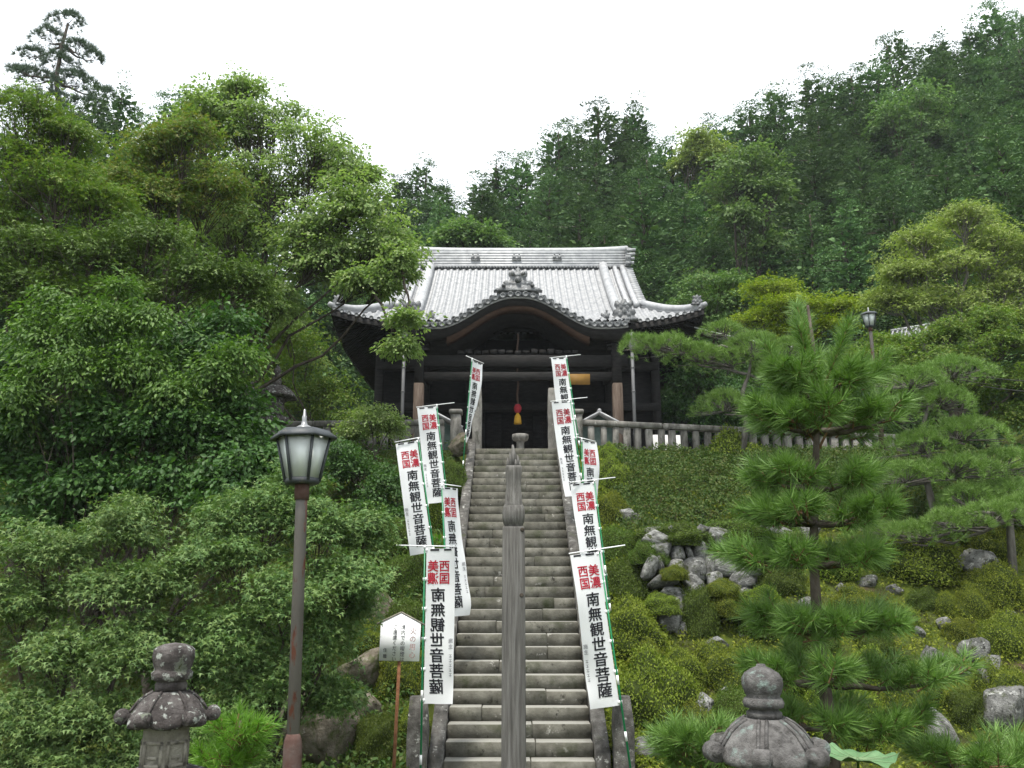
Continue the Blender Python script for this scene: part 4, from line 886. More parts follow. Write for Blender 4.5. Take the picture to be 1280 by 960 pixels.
# earth core behind the wall
q = MB(); a = P(815, 765, wl0[1] + .35); b = P(1030, 765, wl0[1] + .95); c_ = P(1030, 674, wl0[1] + 1.55); d_ = P(818, 674, wl0[1] + 1.0)
q.add([a - wl0, b - wl0, c_ - wl0, d_ - wl0, a - wl0 + [0, 1.5, 0], b - wl0 + [0, 1.5, 0], c_ - wl0 + [0, .8, 0], d_ - wl0 + [0, .8, 0]], [(0, 1, 2, 3), (3, 2, 6, 7), (0, 3, 7, 4), (1, 5, 6, 2)]); q.build('wall_core', 'ground', wall)

# ------------------------------------------------------------------ overhead cables
def cable(label, pts, r_, mat): MB().tube(pts, r_, 5).build('overhead_cable', mat, None, label=label, cat='cable', group='overhead cables')
def sagged(a, b, sag, n=14): t_ = np.linspace(0, 1, n)[:, None]; return a * (1 - t_) + b * t_ - np.array([0, 0, sag]) * (4 * t_ * (1 - t_))
cable('pale cable running from the temple eave into the trees', sagged(P(868, 409, 28.5), P(1010, 436, 30), .1), .022, 'cable_pale')
cable('upper dark cable crossing the right-hand maples', sagged(P(1140, 452, 23), P(1330, 478, 19), .15), .012, 'cable')
cable('lower dark cable crossing the right-hand maples', sagged(P(1140, 462, 23), P(1330, 492, 19), .15), .012, 'cable')
# small roof of a far shrine among the right-hand maples
c = P(1142, 425, 31); t = thing('small_shrine', 'small shrine with grey ribbed roof among the right-hand maples', 'shrine', (c[0], 31, hz(c[0], 31)), (0, 0, R(-35)), None, .62)
hs = (c[2] - hz(c[0], 31)) / .62; MB().box(-.8, .8, -.7, .7, -.5, hs + .1, .01).build('wall', 'dark_wood', t)
for s_ in (-1, 1):
    q = MB(); v0 = [(-1.2, 0, hs + .75), (1.2, 0, hs + .75), (1.2, s_ * 1.25, hs - .05), (-1.2, s_ * 1.25, hs - .05)]; q.add(v0 + [(x, y, z - .07) for x, y, z in v0], [(0, 1, 2, 3), (7, 6, 5, 4), (0, 4, 5, 1), (1, 5, 6, 2), (2, 6, 7, 3), (3, 7, 4, 0)]); q.build('roof_slope', 'tile_dark', t)
    for x in np.arange(-1.1, 1.15, .275): MB().tube([(x, 0, hs + .80), (x, s_ * 1.27, hs - .01)], .055, 6).build('roof_roll', 'tile_pale', t)
MB().tube([(-1.25, 0, hs + .82), (1.25, 0, hs + .82)], .11, 8).build('ridge_roll', 'tile_pale', t)

# ------------------------------------------------------------------ cypress forest on the hill
def hinoki(seed, Ht=20.0, Rm=3.3):
    g = np.random.default_rng(seed); tr = MB(); cr = MB()
    tr.tube(np.stack([np.cumsum(g.normal(size=12) * .05), np.cumsum(g.normal(size=12) * .05), np.linspace(-1, Ht - .6, 12)], 1), np.linspace(.32, .04, 12), 7)
    tips, out, cs = [], [], []
    for z in np.linspace(Ht * .08, Ht - .15, 50):
        t_ = (z - Ht * .08) / (Ht * .92); rad = Rm * min(1, (1 - t_) ** .64 * 1.15) * (.75 + .25 * min(1, t_ * 5)); nb = max(3, int(6 * (rad / Rm) + 2))
        for b in range(nb):
            a = g.uniform(0, 2 * PI); L = rad * g.uniform(.62, 1.16) + .12; dr = np.array([math.cos(a), math.sin(a), 0]); zz_ = z + g.normal() * .3
            if b % 3 == 0 and L > 1.0: tr.tube([(0, 0, zz_), dr * L * .55 + [0, 0, zz_ + .10 * L], dr * L * .9 + [0, 0, zz_ + .08 * L]], [.05, .03, .012], 3, False)
            for f_ in ((1.0, .72, .48) if L > 1.6 else (1.0, .55)):
                if f_ < 1 and g.uniform() < .25: continue
                tips.append(dr * L * f_ + np.array([0, 0, zz_ + .08 * L * f_]) + g.normal(size=3) * .12); o = dr * (1 - .6 * t_) + np.array([0, 0, .55 + .5 * t_]); out.append(o); cs.append(g.uniform(.42, .85) * (.5 + .5 * (1 - t_)))
    tips, out, cs = np.array(tips), unit(np.array(out)), np.array(cs); k = 33; N = len(tips)
    d = rdir(g, N * k); O = np.repeat(out, k, 0); d = unit(d + .95 * O); pz = np.repeat(tips, k, 0) + d * (np.repeat(cs, k) * g.uniform(.55, 1.0, N * k))[:, None] * np.array([1.1, 1.1, .75])
    leaf_cards(cr, pz, d * .8 + .4 * g.normal(size=d.shape) + [0, 0, -.15], d * .5 + [0, 0, .6] + .5 * g.normal(size=d.shape), np.repeat(cs, k) * g.uniform(.22, .46, N * k), 'rhomb', .25)
    m_ = 1500; zi = Ht * (.08 + .88 * g.uniform(0, 1, m_) ** 1.1); ti = (zi - Ht * .08) / (Ht * .92); ri = Rm * np.minimum(1, np.clip(1 - ti, 0, 1) ** .64 * 1.15) * g.uniform(.1, .62, m_); ai = g.uniform(0, 2 * PI, m_)
    leaf_cards(cr, np.stack([ri * np.cos(ai), ri * np.sin(ai), zi], 1), np.stack([np.cos(ai), np.sin(ai), .3 * np.ones(m_)], 1) + .5 * g.normal(size=(m_, 3)), rdir(g, m_), g.uniform(.5, 1.1, m_) * (1.05 - .7 * ti), 'rhomb', .36)
    return tr.mesh('trunk', 'bark', True), cr.mesh('crown', 'hinoki')
HIN = [hinoki(100 + i, 20, r_) for i, r_ in enumerate((3.2, 3.7, 3.0, 4.0))]
fr = random.Random(77)
HLAB = 'dark green cypress in the dense forest on the hill behind the temple'
HGRP = 'cypresses on the hill'
def cypress(px, py, Y, wide=1.0, label=HLAB, group=HGRP, hmin=9):
    p = P(px, py, Y); b = hz(p[0], Y); h = p[2] - b
    if h < hmin: return
    v = HIN[fr.randrange(4)]; t = thing('cypress_tree', label, 'tree', (p[0], Y, b), (fr.uniform(-.03, .03), fr.uniform(-.03, .03), fr.uniform(0, 6.28)), group, (max(.6, h / 20) ** .6 * wide, max(.6, h / 20) ** .6 * wide, h / 20))
    put('trunk', v[0], t); put('crown', v[1], t)
SKY = [(470, 250), (505, 222), (533, 204), (560, 226), (592, 224), (622, 204), (655, 190), (690, 158), (716, 150), (745, 128), (778, 140), (806, 138), (832, 172), (858, 186), (888, 150), (915, 150), (942, 128),
       (975, 108), (1012, 90), (1046, 100), (1062, 92), (1092, 84), (1120, 44), (1160, 52), (1190, 62), (1215, 40), (1242, 6), (1275, 12), (1310, -10), (1345, -20)]
for px, py in SKY: cypress(px, py, fr.uniform(56, 64), fr.uniform(1.25, 1.6), 'hazy green cypress on the hill with its top against the white sky', 'cypresses along the forest skyline')
def skyline(px): return float(np.interp(px, [s_[0] for s_ in SKY], [s_[1] for s_ in SKY]))
for off, Yr, step in ((45, (52, 57), 62), (100, (48, 52), 66), (160, (44.5, 48), 70), (225, (41.5, 44), 74)):
    px = 470 + fr.uniform(0, 20)
    while px < 1350:
        py = skyline(px) + off + fr.uniform(-22, 22)
        lb_, gp_ = (HLAB, HGRP) if off < 200 else ('dark green cypress at the forest foot just behind the temple roof', 'cypresses at the forest foot')
        if py < 400: cypress(px, py, fr.uniform(*Yr), fr.uniform(1.2, 1.55), lb_, gp_, 6)
        px += step * fr.uniform(.8, 1.2)
for px, py, Y in ((1180, 190, 36), (1240, 150, 34), (1300, 170, 33), (1110, 235, 38), (1050, 250, 39), (1000, 262, 41), (1270, 235, 31), (1210, 255, 32), (1330, 280, 28)):
    cypress(px, py, Y, 1.1, 'tall dark cypress close above the right-hand maples', 'cypresses above the right-hand maples', 5)
for px, py, Y in ((125, 118, 40), (165, 112, 42), (200, 122, 40), (235, 128, 41), (80, 150, 38), (20, 160, 36), (-30, 150, 34), (265, 160, 38), (300, 190, 38), (340, 215, 40), (120, 190, 34), (40, 220, 31), (200, 210, 34), (-40, 260, 28), (390, 270, 42), (430, 290, 42)):
    cypress(px, py, Y, 1.1, 'dark cypress on the slope behind the left-hand broadleaf trees', 'cypresses on the left slope', 5)

# ------------------------------------------------------------------ broadleaf trees
def onb(px, Y): x = (px - 640) / FPX * Y * .97; return np.array([x, Y, hz(x, Y)])
lobes_tree('broadleaf_tree', 'tall light green broadleaf tree overhanging the left temple eave', 'tree', onb(225, 20.0), lobes_px([
    (268, 150, 50, 44, .3), (300, 120, 36, 30, .4, .6), (335, 160, 60, 44, .6), (398, 192, 58, 40, .1), (440, 215, 38, 30, -.2, .6), (448, 258, 56, 42, -.5), (488, 305, 44, 40, -.8), (345, 235, 75, 52, .2),
    (415, 322, 62, 34, -.6), (295, 285, 66, 46, 0), (462, 348, 36, 14, -1.2, .7), (500, 330, 24, 22, -1.2, .6), (512, 395, 14, 7, -1.8, .25), (500, 430, 20, 7, -1.8, .3), (335, 380, 44, 32, -.6), (395, 290, 60, 40, -.2), (300, 380, 50, 40, -.3)], 20.0),
    'leaf_zelkova', 1, ntips=135, k=34, spray=.36, size=.105, trunk_r=.10, fork=.4, droop=.35, tilt=.35, twig=1.4, plates=26, loose=.2)
lobes_tree('maple_tree', 'maple with orange-tinged top beside the tall light green broadleaf tree', 'tree', onb(190, 18.0), lobes_px([
    (205, 190, 50, 30, 0), (240, 165, 36, 24, 0, .7), (160, 225, 54, 34, 0), (255, 232, 48, 34, .2), (195, 255, 60, 34, -.2)], 18.0), 'leaf_maple_orange', 2, ntips=120, k=30, spray=.42, size=.095, kind='maple', trunk_r=.14, fork=.5, tilt=.2)
lobes_tree('maple_tree', 'dark green maple with yellowish top at the far left under the red pine', 'tree', onb(20, 15.5), lobes_px([
    (35, 135, 46, 32, 0), (80, 175, 44, 32, .2), (20, 195, 56, 40, 0), (70, 230, 60, 38, -.2), (-10, 260, 50, 40, 0), (120, 255, 44, 32, 0)], 15.5), 'leaf_maple_olive', 3, ntips=120, k=30, spray=.38, size=.08, kind='maple', trunk_r=.14, fork=.5, tilt=.2)
lobes_tree('maple_tree', 'dense dark green maple below the yellowish maple on the left', 'tree', onb(120, 15.2), lobes_px([
    (40, 305, 66, 38, -.3), (115, 315, 60, 36, -.3), (185, 300, 60, 36, -.2), (240, 345, 56, 36, -.3), (300, 350, 44, 34, 0), (75, 365, 60, 34, -.4), (160, 370, 56, 34, -.4), (10, 350, 40, 36, -.5)], 15.2), 'leaf_maple_dark', 4, ntips=110, k=30, spray=.38, size=.085, kind='maple', trunk_r=.15, fork=.5, tilt=.25)
lobes_tree('leafy_shrub', 'bright green long-shooted shrub thicket on the left bank', 'shrub', onb(110, 12.8), lobes_px([
    (55, 415, 50, 36, 0), (130, 395, 44, 34, 0), (95, 470, 60, 40, -.3), (170, 455, 46, 34, 0), (25, 500, 46, 44, -.4), (215, 490, 50, 36, 0), (275, 465, 30, 34, .2), (300, 440, 16, 20, .2, .4), (150, 360, 16, 22, .2, .35), (60, 385, 30, 24, .1, .5), (190, 400, 30, 24, .1, .5)], 12.8), 'leaf_shrub_bright', 5, ntips=80, k=28, spray=.33, size=.088, twig=.5, trunk_r=.035, fork=.3, droop=.5, tilt=.5, width=.24)
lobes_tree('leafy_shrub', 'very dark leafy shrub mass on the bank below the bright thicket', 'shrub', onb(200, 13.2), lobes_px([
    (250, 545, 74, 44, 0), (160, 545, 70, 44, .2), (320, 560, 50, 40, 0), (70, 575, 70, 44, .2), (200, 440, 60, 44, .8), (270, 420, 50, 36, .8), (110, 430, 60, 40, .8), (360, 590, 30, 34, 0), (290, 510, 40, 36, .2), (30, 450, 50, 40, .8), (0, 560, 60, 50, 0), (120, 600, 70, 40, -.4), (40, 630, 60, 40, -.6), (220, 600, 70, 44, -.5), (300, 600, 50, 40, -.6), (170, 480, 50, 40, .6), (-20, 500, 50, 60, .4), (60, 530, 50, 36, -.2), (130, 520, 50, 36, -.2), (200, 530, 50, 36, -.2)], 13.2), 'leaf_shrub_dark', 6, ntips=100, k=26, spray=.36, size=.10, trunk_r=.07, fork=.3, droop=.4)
lobes_tree('maple_tree', 'grey-green maple spreading low behind the near street lamp', 'tree', onb(350, 9.6), lobes_px([
    (330, 630, 56, 32, .3), (400, 650, 54, 36, .2), (285, 690, 58, 36, 0), (425, 715, 44, 40, 0), (350, 745, 66, 40, -.3), (280, 790, 56, 40, -.3), (405, 800, 46, 42, 0), (225, 835, 46, 36, -.3), (330, 850, 56, 36, -.2), (300, 640, 46, 30, .3), (370, 600, 36, 26, .5), (415, 870, 34, 30, .2), (458, 665, 26, 34, .5, .6), (445, 755, 24, 36, .4, .6)], 9.6), 'leaf_maple_grey', 7, ntips=165, k=32, spray=.21, size=.052, kind='maple', twig=.4, trunk_r=.06, fork=.4, tilt=.25, plates=18, loose=.12)
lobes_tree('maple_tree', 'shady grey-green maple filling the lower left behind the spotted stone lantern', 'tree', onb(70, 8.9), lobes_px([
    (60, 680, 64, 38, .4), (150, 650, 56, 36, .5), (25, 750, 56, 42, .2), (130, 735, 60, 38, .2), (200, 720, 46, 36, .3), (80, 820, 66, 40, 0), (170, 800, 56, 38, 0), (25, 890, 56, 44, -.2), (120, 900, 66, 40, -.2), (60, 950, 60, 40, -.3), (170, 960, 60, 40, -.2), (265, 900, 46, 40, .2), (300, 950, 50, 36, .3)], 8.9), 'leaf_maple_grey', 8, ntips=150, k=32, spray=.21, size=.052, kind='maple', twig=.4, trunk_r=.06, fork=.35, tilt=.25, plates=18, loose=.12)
lobes_tree('leafy_shrub', 'light green bush in front of the left stone fence', 'shrub', onb(465, 19.6), lobes_px([(465, 525, 34, 22, 0), (490, 535, 18, 16, 0, .6), (440, 540, 24, 18, 0, .7)], 19.6), 'leaf_zelkova', 9, ntips=110, k=22, spray=.22, size=.075, trunk_r=.05, fork=.3)
lobes_tree('leafy_shrub', 'olive green shrubs climbing the bank left of the temple wall', 'shrub', onb(410, 25.0), lobes_px([(385, 440, 30, 44, 0), (415, 490, 34, 34, 0), (380, 500, 40, 36, 0), (445, 530, 30, 24, -.5), (350, 470, 36, 46, .5), (330, 420, 34, 36, .5), (300, 430, 44, 40, -1.5), (360, 410, 40, 30, -1.5)], 25.0), 'leaf_maple_olive', 10, ntips=90, k=24, spray=.4, size=.10, trunk_r=.08, fork=.3)
lobes_tree('leafy_shrub', 'dark hedge on the bank below the left stone fence', 'shrub', onb(470, 17.5), lobes_px([(445, 590, 34, 26, .4), (490, 605, 34, 30, .2), (460, 640, 34, 34, -.2), (500, 660, 24, 30, -.4), (425, 570, 30, 22, .5)], 17.5), 'leaf_shrub_dark', 17, ntips=130, k=22, spray=.24, size=.075, trunk_r=.05, fork=.3)
# right-hand side
lobes_tree('maple_tree', 'bright yellow-green maple spreading flat behind the tall pine top', 'tree', onb(1000, 27.5), lobes_px([
    (965, 358, 34, 9, 0), (990, 378, 44, 9, -.4), (1045, 380, 40, 9, 0), (950, 395, 40, 9, 0), (1010, 405, 50, 10, -.2), (975, 420, 40, 10, 0)], 27.5), 'leaf_yellow', 11, ntips=95, k=26, spray=.42, size=.10, kind='maple', trunk_r=.14, fork=.55, tilt=.1, droop=.2)
lobes_tree('layered_tree', 'grey-green tree in flat layers right of the temple eave corner', 'tree', onb(890, 31.5), lobes_px([
    (900, 352, 46, 12, 0), (870, 378, 40, 12, 0), (930, 372, 36, 12, 0), (895, 400, 50, 14, 0), (930, 420, 40, 14, 0), (960, 440, 36, 14, 0)], 31.5), 'leaf_maple_grey', 12, ntips=95, k=28, spray=.5, size=.12, kind='maple', trunk_r=.16, fork=.6, tilt=.1)
lobes_tree('maple_tree', 'pale yellow-green maple on the right below the cypress slope', 'tree', onb(1190, 24.5), lobes_px([
    (1205, 270, 38, 20, 0), (1150, 300, 42, 22, 0), (1245, 300, 46, 26, 0), (1130, 338, 36, 18, 0), (1195, 330, 54, 26, -.2), (1262, 350, 46, 28, 0), (1115, 372, 34, 16, 0), (1180, 375, 50, 22, -.2), (1295, 320, 36, 30, 0), (1240, 390, 50, 22, 0)], 24.5), 'leaf_light', 13, ntips=120, k=28, spray=.42, size=.095, kind='maple', trunk_r=.16, fork=.5, bark='pale_bark', tilt=.2)
lobes_tree('maple_tree', 'olive maple in low layers right of the slender street lamp', 'tree', onb(1220, 21.5), lobes_px([
    (1255, 425, 50, 20, 0), (1190, 445, 50, 18, 0), (1130, 462, 44, 16, 0), (1275, 470, 46, 22, 0), (1210, 490, 50, 18, .2), (1150, 495, 44, 16, .3), (1060, 455, 40, 18, .8), (1110, 430, 30, 14, .6), (1270, 520, 40, 20, .2), (1185, 415, 40, 15, .3), (1235, 400, 40, 15, .3), (1100, 445, 30, 14, -.2)], 21.5), 'leaf_maple_olive', 14, ntips=105, k=28, spray=.36, size=.085, kind='maple', trunk_r=.13, fork=.5, tilt=.2)
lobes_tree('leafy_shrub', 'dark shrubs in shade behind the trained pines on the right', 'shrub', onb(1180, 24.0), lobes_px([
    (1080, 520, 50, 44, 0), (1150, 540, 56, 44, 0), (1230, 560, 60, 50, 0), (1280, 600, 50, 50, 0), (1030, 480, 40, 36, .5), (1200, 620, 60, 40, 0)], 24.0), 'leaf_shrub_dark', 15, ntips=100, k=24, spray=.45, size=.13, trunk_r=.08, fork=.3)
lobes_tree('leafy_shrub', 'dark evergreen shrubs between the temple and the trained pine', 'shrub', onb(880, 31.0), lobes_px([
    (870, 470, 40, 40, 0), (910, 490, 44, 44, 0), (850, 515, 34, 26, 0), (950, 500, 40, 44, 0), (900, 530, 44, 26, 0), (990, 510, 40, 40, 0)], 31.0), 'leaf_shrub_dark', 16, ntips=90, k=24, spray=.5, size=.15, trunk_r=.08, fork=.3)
for i, (lst, Y, lb, mt) in enumerate(((((936, 205, 44, 22, 0), (915, 235, 40, 20, 0), (960, 235, 36, 20, 0), (930, 275, 50, 22, -.3), (955, 310, 40, 20, 0)), 45.0, 'pale green layered tree among the hillside cypresses', 'leaf_forest'),
                            (((872, 178, 22, 18, 0), (890, 195, 22, 18, 0), (860, 200, 20, 16, 0)), 55.0, 'small light green rounded tree on the forest skyline', 'leaf_light'),
                            (((585, 290, 22, 16, 0), (610, 300, 20, 14, 0), (560, 300, 18, 14, 0)), 42.0, 'light green tree just above the temple ridge', 'leaf_forest'),
                            (((1150, 130, 40, 30, 0), (1120, 150, 36, 26, 0), (1170, 165, 40, 30, 0)), 52.0, 'broad green tree high on the right forest slope', 'leaf_forest'))):
    lobes_tree('broadleaf_tree', lb, 'tree', onb(lst[0][0], Y), lobes_px(lst, Y), mt, 30 + i, ntips=90, k=22, spray=.75, size=.24, trunk_r=.2, fork=.6, tilt=.25)

# ------------------------------------------------------------------ pines
def tufts(mb, g, B, D, n, Ls, Ln, lo=18, hi=62, width=.012, droop=.06):
    N = len(B); D = unit(D); t_ = g.uniform(0, 1, N * n) ** .8; Dn = np.repeat(D, n, 0); p = np.repeat(B, n, 0) + Dn * (t_ * np.repeat(np.broadcast_to(Ls, (N,)), n))[:, None]
    a = np.radians(hi - (hi - lo) * t_ ** 2 + 8 * g.normal(size=N * n)); q = g.normal(size=(N * n, 3)); q = unit(q - (q * Dn).sum(1, keepdims=True) * Dn)
    u = np.cos(a)[:, None] * Dn + np.sin(a)[:, None] * q; u[:, 2] -= droop
    leaf_cards(mb, p, u, np.cross(u, q) + .3 * g.normal(size=u.shape), Ln * g.uniform(.75, 1.1, N * n), 'needle', width)
def young_pine(label, px, Y, tiers, leader, seed, mat='needle', Ln=.16, n=60, group=None):
    g = np.random.default_rng(seed); b = onb(px, Y); top = P(*leader[0], Y); tr = MB(); sh = MB(); cr = MB(); B, D, L = [], [], []
    def spine(z): f_ = (z - b[2]) / (top[2] - b[2]); return np.array([b[0] + (top[0] - b[0]) * f_ + .05 * math.sin(f_ * 9), Y + .04 * math.sin(f_ * 7), z])
    zs = np.linspace(b[2] - .2, top[2] - .05, 16); tr.tube([spine(z) - b for z in zs], np.linspace(.075, .012, 16), 8)
    for (tx, ty) in leader:
        e = P(tx, ty, Y); e[1] += g.uniform(-.25, .25); s0 = spine(e[2] - (.45 + .5 * abs(tx - leader[0][0]) / 60 * .6)); L_ = np.linalg.norm(e - s0); sh.tube(np.array([s0, (s0 + e) / 2 + [0, 0, -.04 * abs(e[0] - s0[0])], e]) - b, [.012, .01, .006], 5)
        dd = unit(e - s0); m_ = max(4, int(L_ / .07))
        for q in range(m_): B.append(s0 + (e - s0) * (.3 + .62 * q / m_) - b); D.append(dd); L.append(.13)
    for py, wl, wr, nb, up, dyr in tiers:
        z = P(px, py, Y)[2]; s0 = spine(z); s = mpp(px, py, Y)
        for k in range(nb):
            a = 2 * PI * (k + g.uniform(-.3, .3)) / nb; hw_ = (wr if math.cos(a) > 0 else wl) * s; e = s0 + np.array([math.cos(a) * hw_, math.sin(a) * dyr, 0]) * g.uniform(.72, 1.05) + [0, 0, up * g.uniform(.5, 1.3)]
            bp = limb_path(g, s0, e, 7, .10, .05); tr.tube(bp - b, np.linspace(.028, .009, 7), 5)
            dirb = unit(np.array([e[0] - s0[0], e[1] - s0[1], 0]))
            for bi, cnt in ((6, 6), (5, 4), (4, 4), (3, 2)):
                for _ in range(cnt):
                    sd = dirb * g.uniform(.1, .9) + np.array([0, 0, g.uniform(.15, .8)]) + np.array([-dirb[1], dirb[0], 0]) * g.normal() * .65; sl_ = g.uniform(.07, .17)
                    st = bp[bi] + g.normal(size=3) * .03; sd = unit(sd); B.append(st - b + sd * sl_ * .25); D.append(sd); L.append(sl_); sh.tube(np.array([st, st + sd * sl_]) - b, [.007, .004], 4, False)
    tufts(cr, g, np.array(B), np.array(D), n, np.array(L), Ln, width=.027)
    t = thing('young_pine', label, 'pine tree', b, group=group); tr.build('trunk', 'pine_bark', t, smooth=True); sh.build('shoots', 'shoot_bark', t, kind='stuff'); cr.build('crown', mat, t); return t
young_pine('tall young pine with long needles in front of the mossy slope', 1012, 7.0,
    [(500, 55, 80, 6, .16, .35), (540, 66, 98, 8, .08, .45), (612, 66, 52, 6, .07, .4), (655, 82, 106, 7, .06, .5), (706, 108, 72, 7, .05, .5), (790, 72, 110, 8, .06, .6), (856, 100, 176, 7, .08, .6), (912, 84, 140, 6, .05, .6)],
    [(1007, 374), (952, 434), (992, 412), (1054, 410), (1002, 466), (1060, 468), (975, 470), (1030, 440)], 51)
young_pine('fresh bright green pine seedling behind the spotted stone lantern', 292, 7.4, [(938, 26, 30, 4, .12, .2), (965, 30, 32, 4, .1, .2)], [(296, 893), (275, 905), (318, 908)], 52, 'needle_fresh', .14, 30)
young_pine('low pine seedling at the foot of the smooth stone lantern', 870, 6.6, [(955, 50, 60, 6, .12, .3)], [(868, 915), (840, 930), (905, 925)], 53, 'needle', .15, 55)
young_pine('low pine seedling at the bottom right beside the upright dark rock', 1215, 6.8, [(965, 70, 70, 6, .1, .3)], [(1215, 930), (1180, 945), (1250, 945)], 54, 'needle', .15, 55)
def pad_pine(label, Y, base_px, trunk_px, pads, seed, mat='needle_pad', n=16, Ln=.12, dens=330, r0=.085, bark='pale_bark', cat='pine tree', base=None, width=.014):
    """trained pine: crooked trunk (pixel path), each pad a low cushion of upright needle tufts on its own branch"""
    g = np.random.default_rng(seed); b = onb(base_px, Y) if base is None else np.array(base); tr = MB(); cr = MB()
    tp_ = [b - [0, 0, .2]] + [P(x, y, Y) + np.array([0, dy, 0]) for x, y, dy in trunk_px]; tr.tube(np.array(tp_) - b, np.linspace(r0, r0 * .35, len(tp_)), 8)
    for e in pads:
        px, py, rw, rh, dy = e[:5]; c = P(px, py, Y + dy); s = mpp(px, py, Y + dy); m_ = int(dens * rw * rh * 3.1 * s * s / .55) + 12
        a = g.uniform(0, 2 * PI, m_); rr_ = np.sqrt(g.uniform(0, 1, m_)); bl = 1 + .25 * np.sin(a * 3 + px) + .15 * np.sin(a * 7 + py)
        q = np.stack([np.cos(a) * rr_ * rw * s * bl, np.sin(a) * rr_ * rw * s * .8 * bl, (np.sqrt(np.clip(1 - rr_ ** 2, 0, 1)) * 2 - 1) * rh * s * 1.15], 1) + g.normal(size=(m_, 3)) * .03
        D = np.stack([np.cos(a) * rr_ * .7, np.sin(a) * rr_ * .7, np.full(m_, .75)], 1) + .25 * g.normal(size=(m_, 3))
        tufts(cr, g, c + q - b, D, n, .08, Ln, 12, 60, width)
        j = min(range(1, len(tp_)), key=lambda k: abs(tp_[k][2] - (c[2] - .15)) + .15 * abs(tp_[k][0] - c[0])); st = tp_[j]; bp = limb_path(g, st, c - [0, 0, rh * s * .7], 8, .05, .07); tr.tube(bp - b, np.linspace(r0 * .42, .018, 8), 6)
        for k in range(0, m_, 8): tr.tube(np.array([bp[g.integers(4, 8)] * .6 + .4 * c, c + q[k]]) - b, [.012, .006], 3, False)
    t = thing('trained_pine', label, cat, b); tr.build('trunk', bark, t, smooth=True); cr.build('crown', mat, t); return t
pad_pine('trained pine stretching one long branch towards the temple porch', 20.2, 938, [(934, 520, 0), (928, 490, 0), (936, 468, 0), (940, 445, 0)],
    [(800, 432, 26, 9, -.2), (835, 436, 36, 12, -.2), (872, 448, 34, 12, -.1), (908, 452, 34, 12, 0), (942, 436, 36, 14, 0), (905, 508, 34, 14, 0), (968, 470, 34, 14, 0), (960, 512, 28, 12, 0), (905, 415, 26, 7, .3), (985, 440, 30, 12, .2)], 61, width=.045, Ln=.125)
pad_pine('trained cloud pine with layered pads and crooked pale branches on the right', 16.8, 1172, [(1168, 640, 0), (1158, 600, 0), (1162, 570, 0), (1150, 545, 0), (1160, 510, 0), (1165, 480, 0)],
    [(1135, 480, 40, 14, 0), (1190, 468, 44, 14, .2), (1175, 505, 44, 14, 0), (1120, 520, 44, 15, .2), (1205, 545, 50, 15, -.2), (1150, 560, 46, 14, 0), (1130, 598, 50, 13, -.3), (1195, 590, 54, 14, -.3), (1255, 585, 50, 16, 0), (1262, 625, 46, 18, -.3), (1215, 628, 50, 14, -.4)], 62, width=.045)
pad_pine('low spreading trained pine at the right edge beneath the cloud pine', 15.6, 1268, [(1262, 650, 0), (1240, 642, 0), (1210, 640, 0)],
    [(1240, 648, 44, 13, -.2), (1285, 640, 40, 15, 0), (1190, 655, 40, 11, -.2), (1140, 672, 46, 12, .2), (1090, 668, 36, 11, .3)], 63, width=.045)
g = np.random.default_rng(5); q = MB()
q.tube(limb_path(g, P(1150, 640, 16.3), P(1180, 652, 16.2), 6, .1, .1), [.03] * 6, 6); 
pad_pine('sparse red pine standing out against the sky at the top left', 42.0, 70, [(72, 200, 0), (75, 150, 0), (70, 100, 0), (78, 55, 0), (85, 30, 0)],
    [(85, 28, 20, 9, 0), (62, 48, 22, 9, 0), (40, 70, 16, 7, 0), (100, 65, 22, 9, 0), (75, 82, 26, 9, 0), (118, 72, 10, 6, 0), (45, 100, 26, 9, 0), (95, 105, 26, 10, 0), (20, 90, 12, 6, 0), (65, 130, 30, 10, 0), (25, 125, 20, 8, 0), (110, 135, 22, 9, 0), (95, 158, 26, 10, 0), (130, 120, 14, 8, 0)], 64, 'needle_far', n=16, Ln=.36, dens=34, r0=.2, bark='bark', width=.05)

# ------------------------------------------------------------------ clipped azaleas and ground cover
def mound_mesh(seed, mat, n=7000, size=.068):
    g = np.random.default_rng(seed); v, f = ico(4); lump = lambda d: 1 + .13 * np.sin(d[:, 0] * 4 + seed) * np.sin(d[:, 1] * 5 + 1) + .08 * np.sin(d[:, 2] * 7 + d[:, 0] * 5 + seed) + .05 * np.sin(d[:, 1] * 13) * np.sin(d[:, 0] * 11)
    core = v * lump(v)[:, None] * .93; core[:, 2] = np.maximum(core[:, 2], -.25); q = MB().add(core, f).mesh('core', 'hedge_core', True)
    d = rdir(g, int(n * 1.6)); d = d[d[:, 2] > -.28][:n]; p = d * (lump(d) * (g.uniform(.90, 1.03, len(d)) + .10 * g.uniform(0, 1, len(d)) ** 8))[:, None]; lf = MB()
    u = unit(d * .6 + g.normal(size=d.shape) * .8 + [0, 0, .3]); leaf_cards(lf, p, u, d + .6 * g.normal(size=d.shape), size * g.uniform(.6, 1.2, len(d)), 'rhomb', .28)
    return q, lf.mesh('leaves', mat)
MND = {'azalea': [mound_mesh(i, 'azalea') for i in range(3)], 'azalea_dark': [mound_mesh(10 + i, 'azalea_dark') for i in range(2)]}
mr_ = random.Random(31)
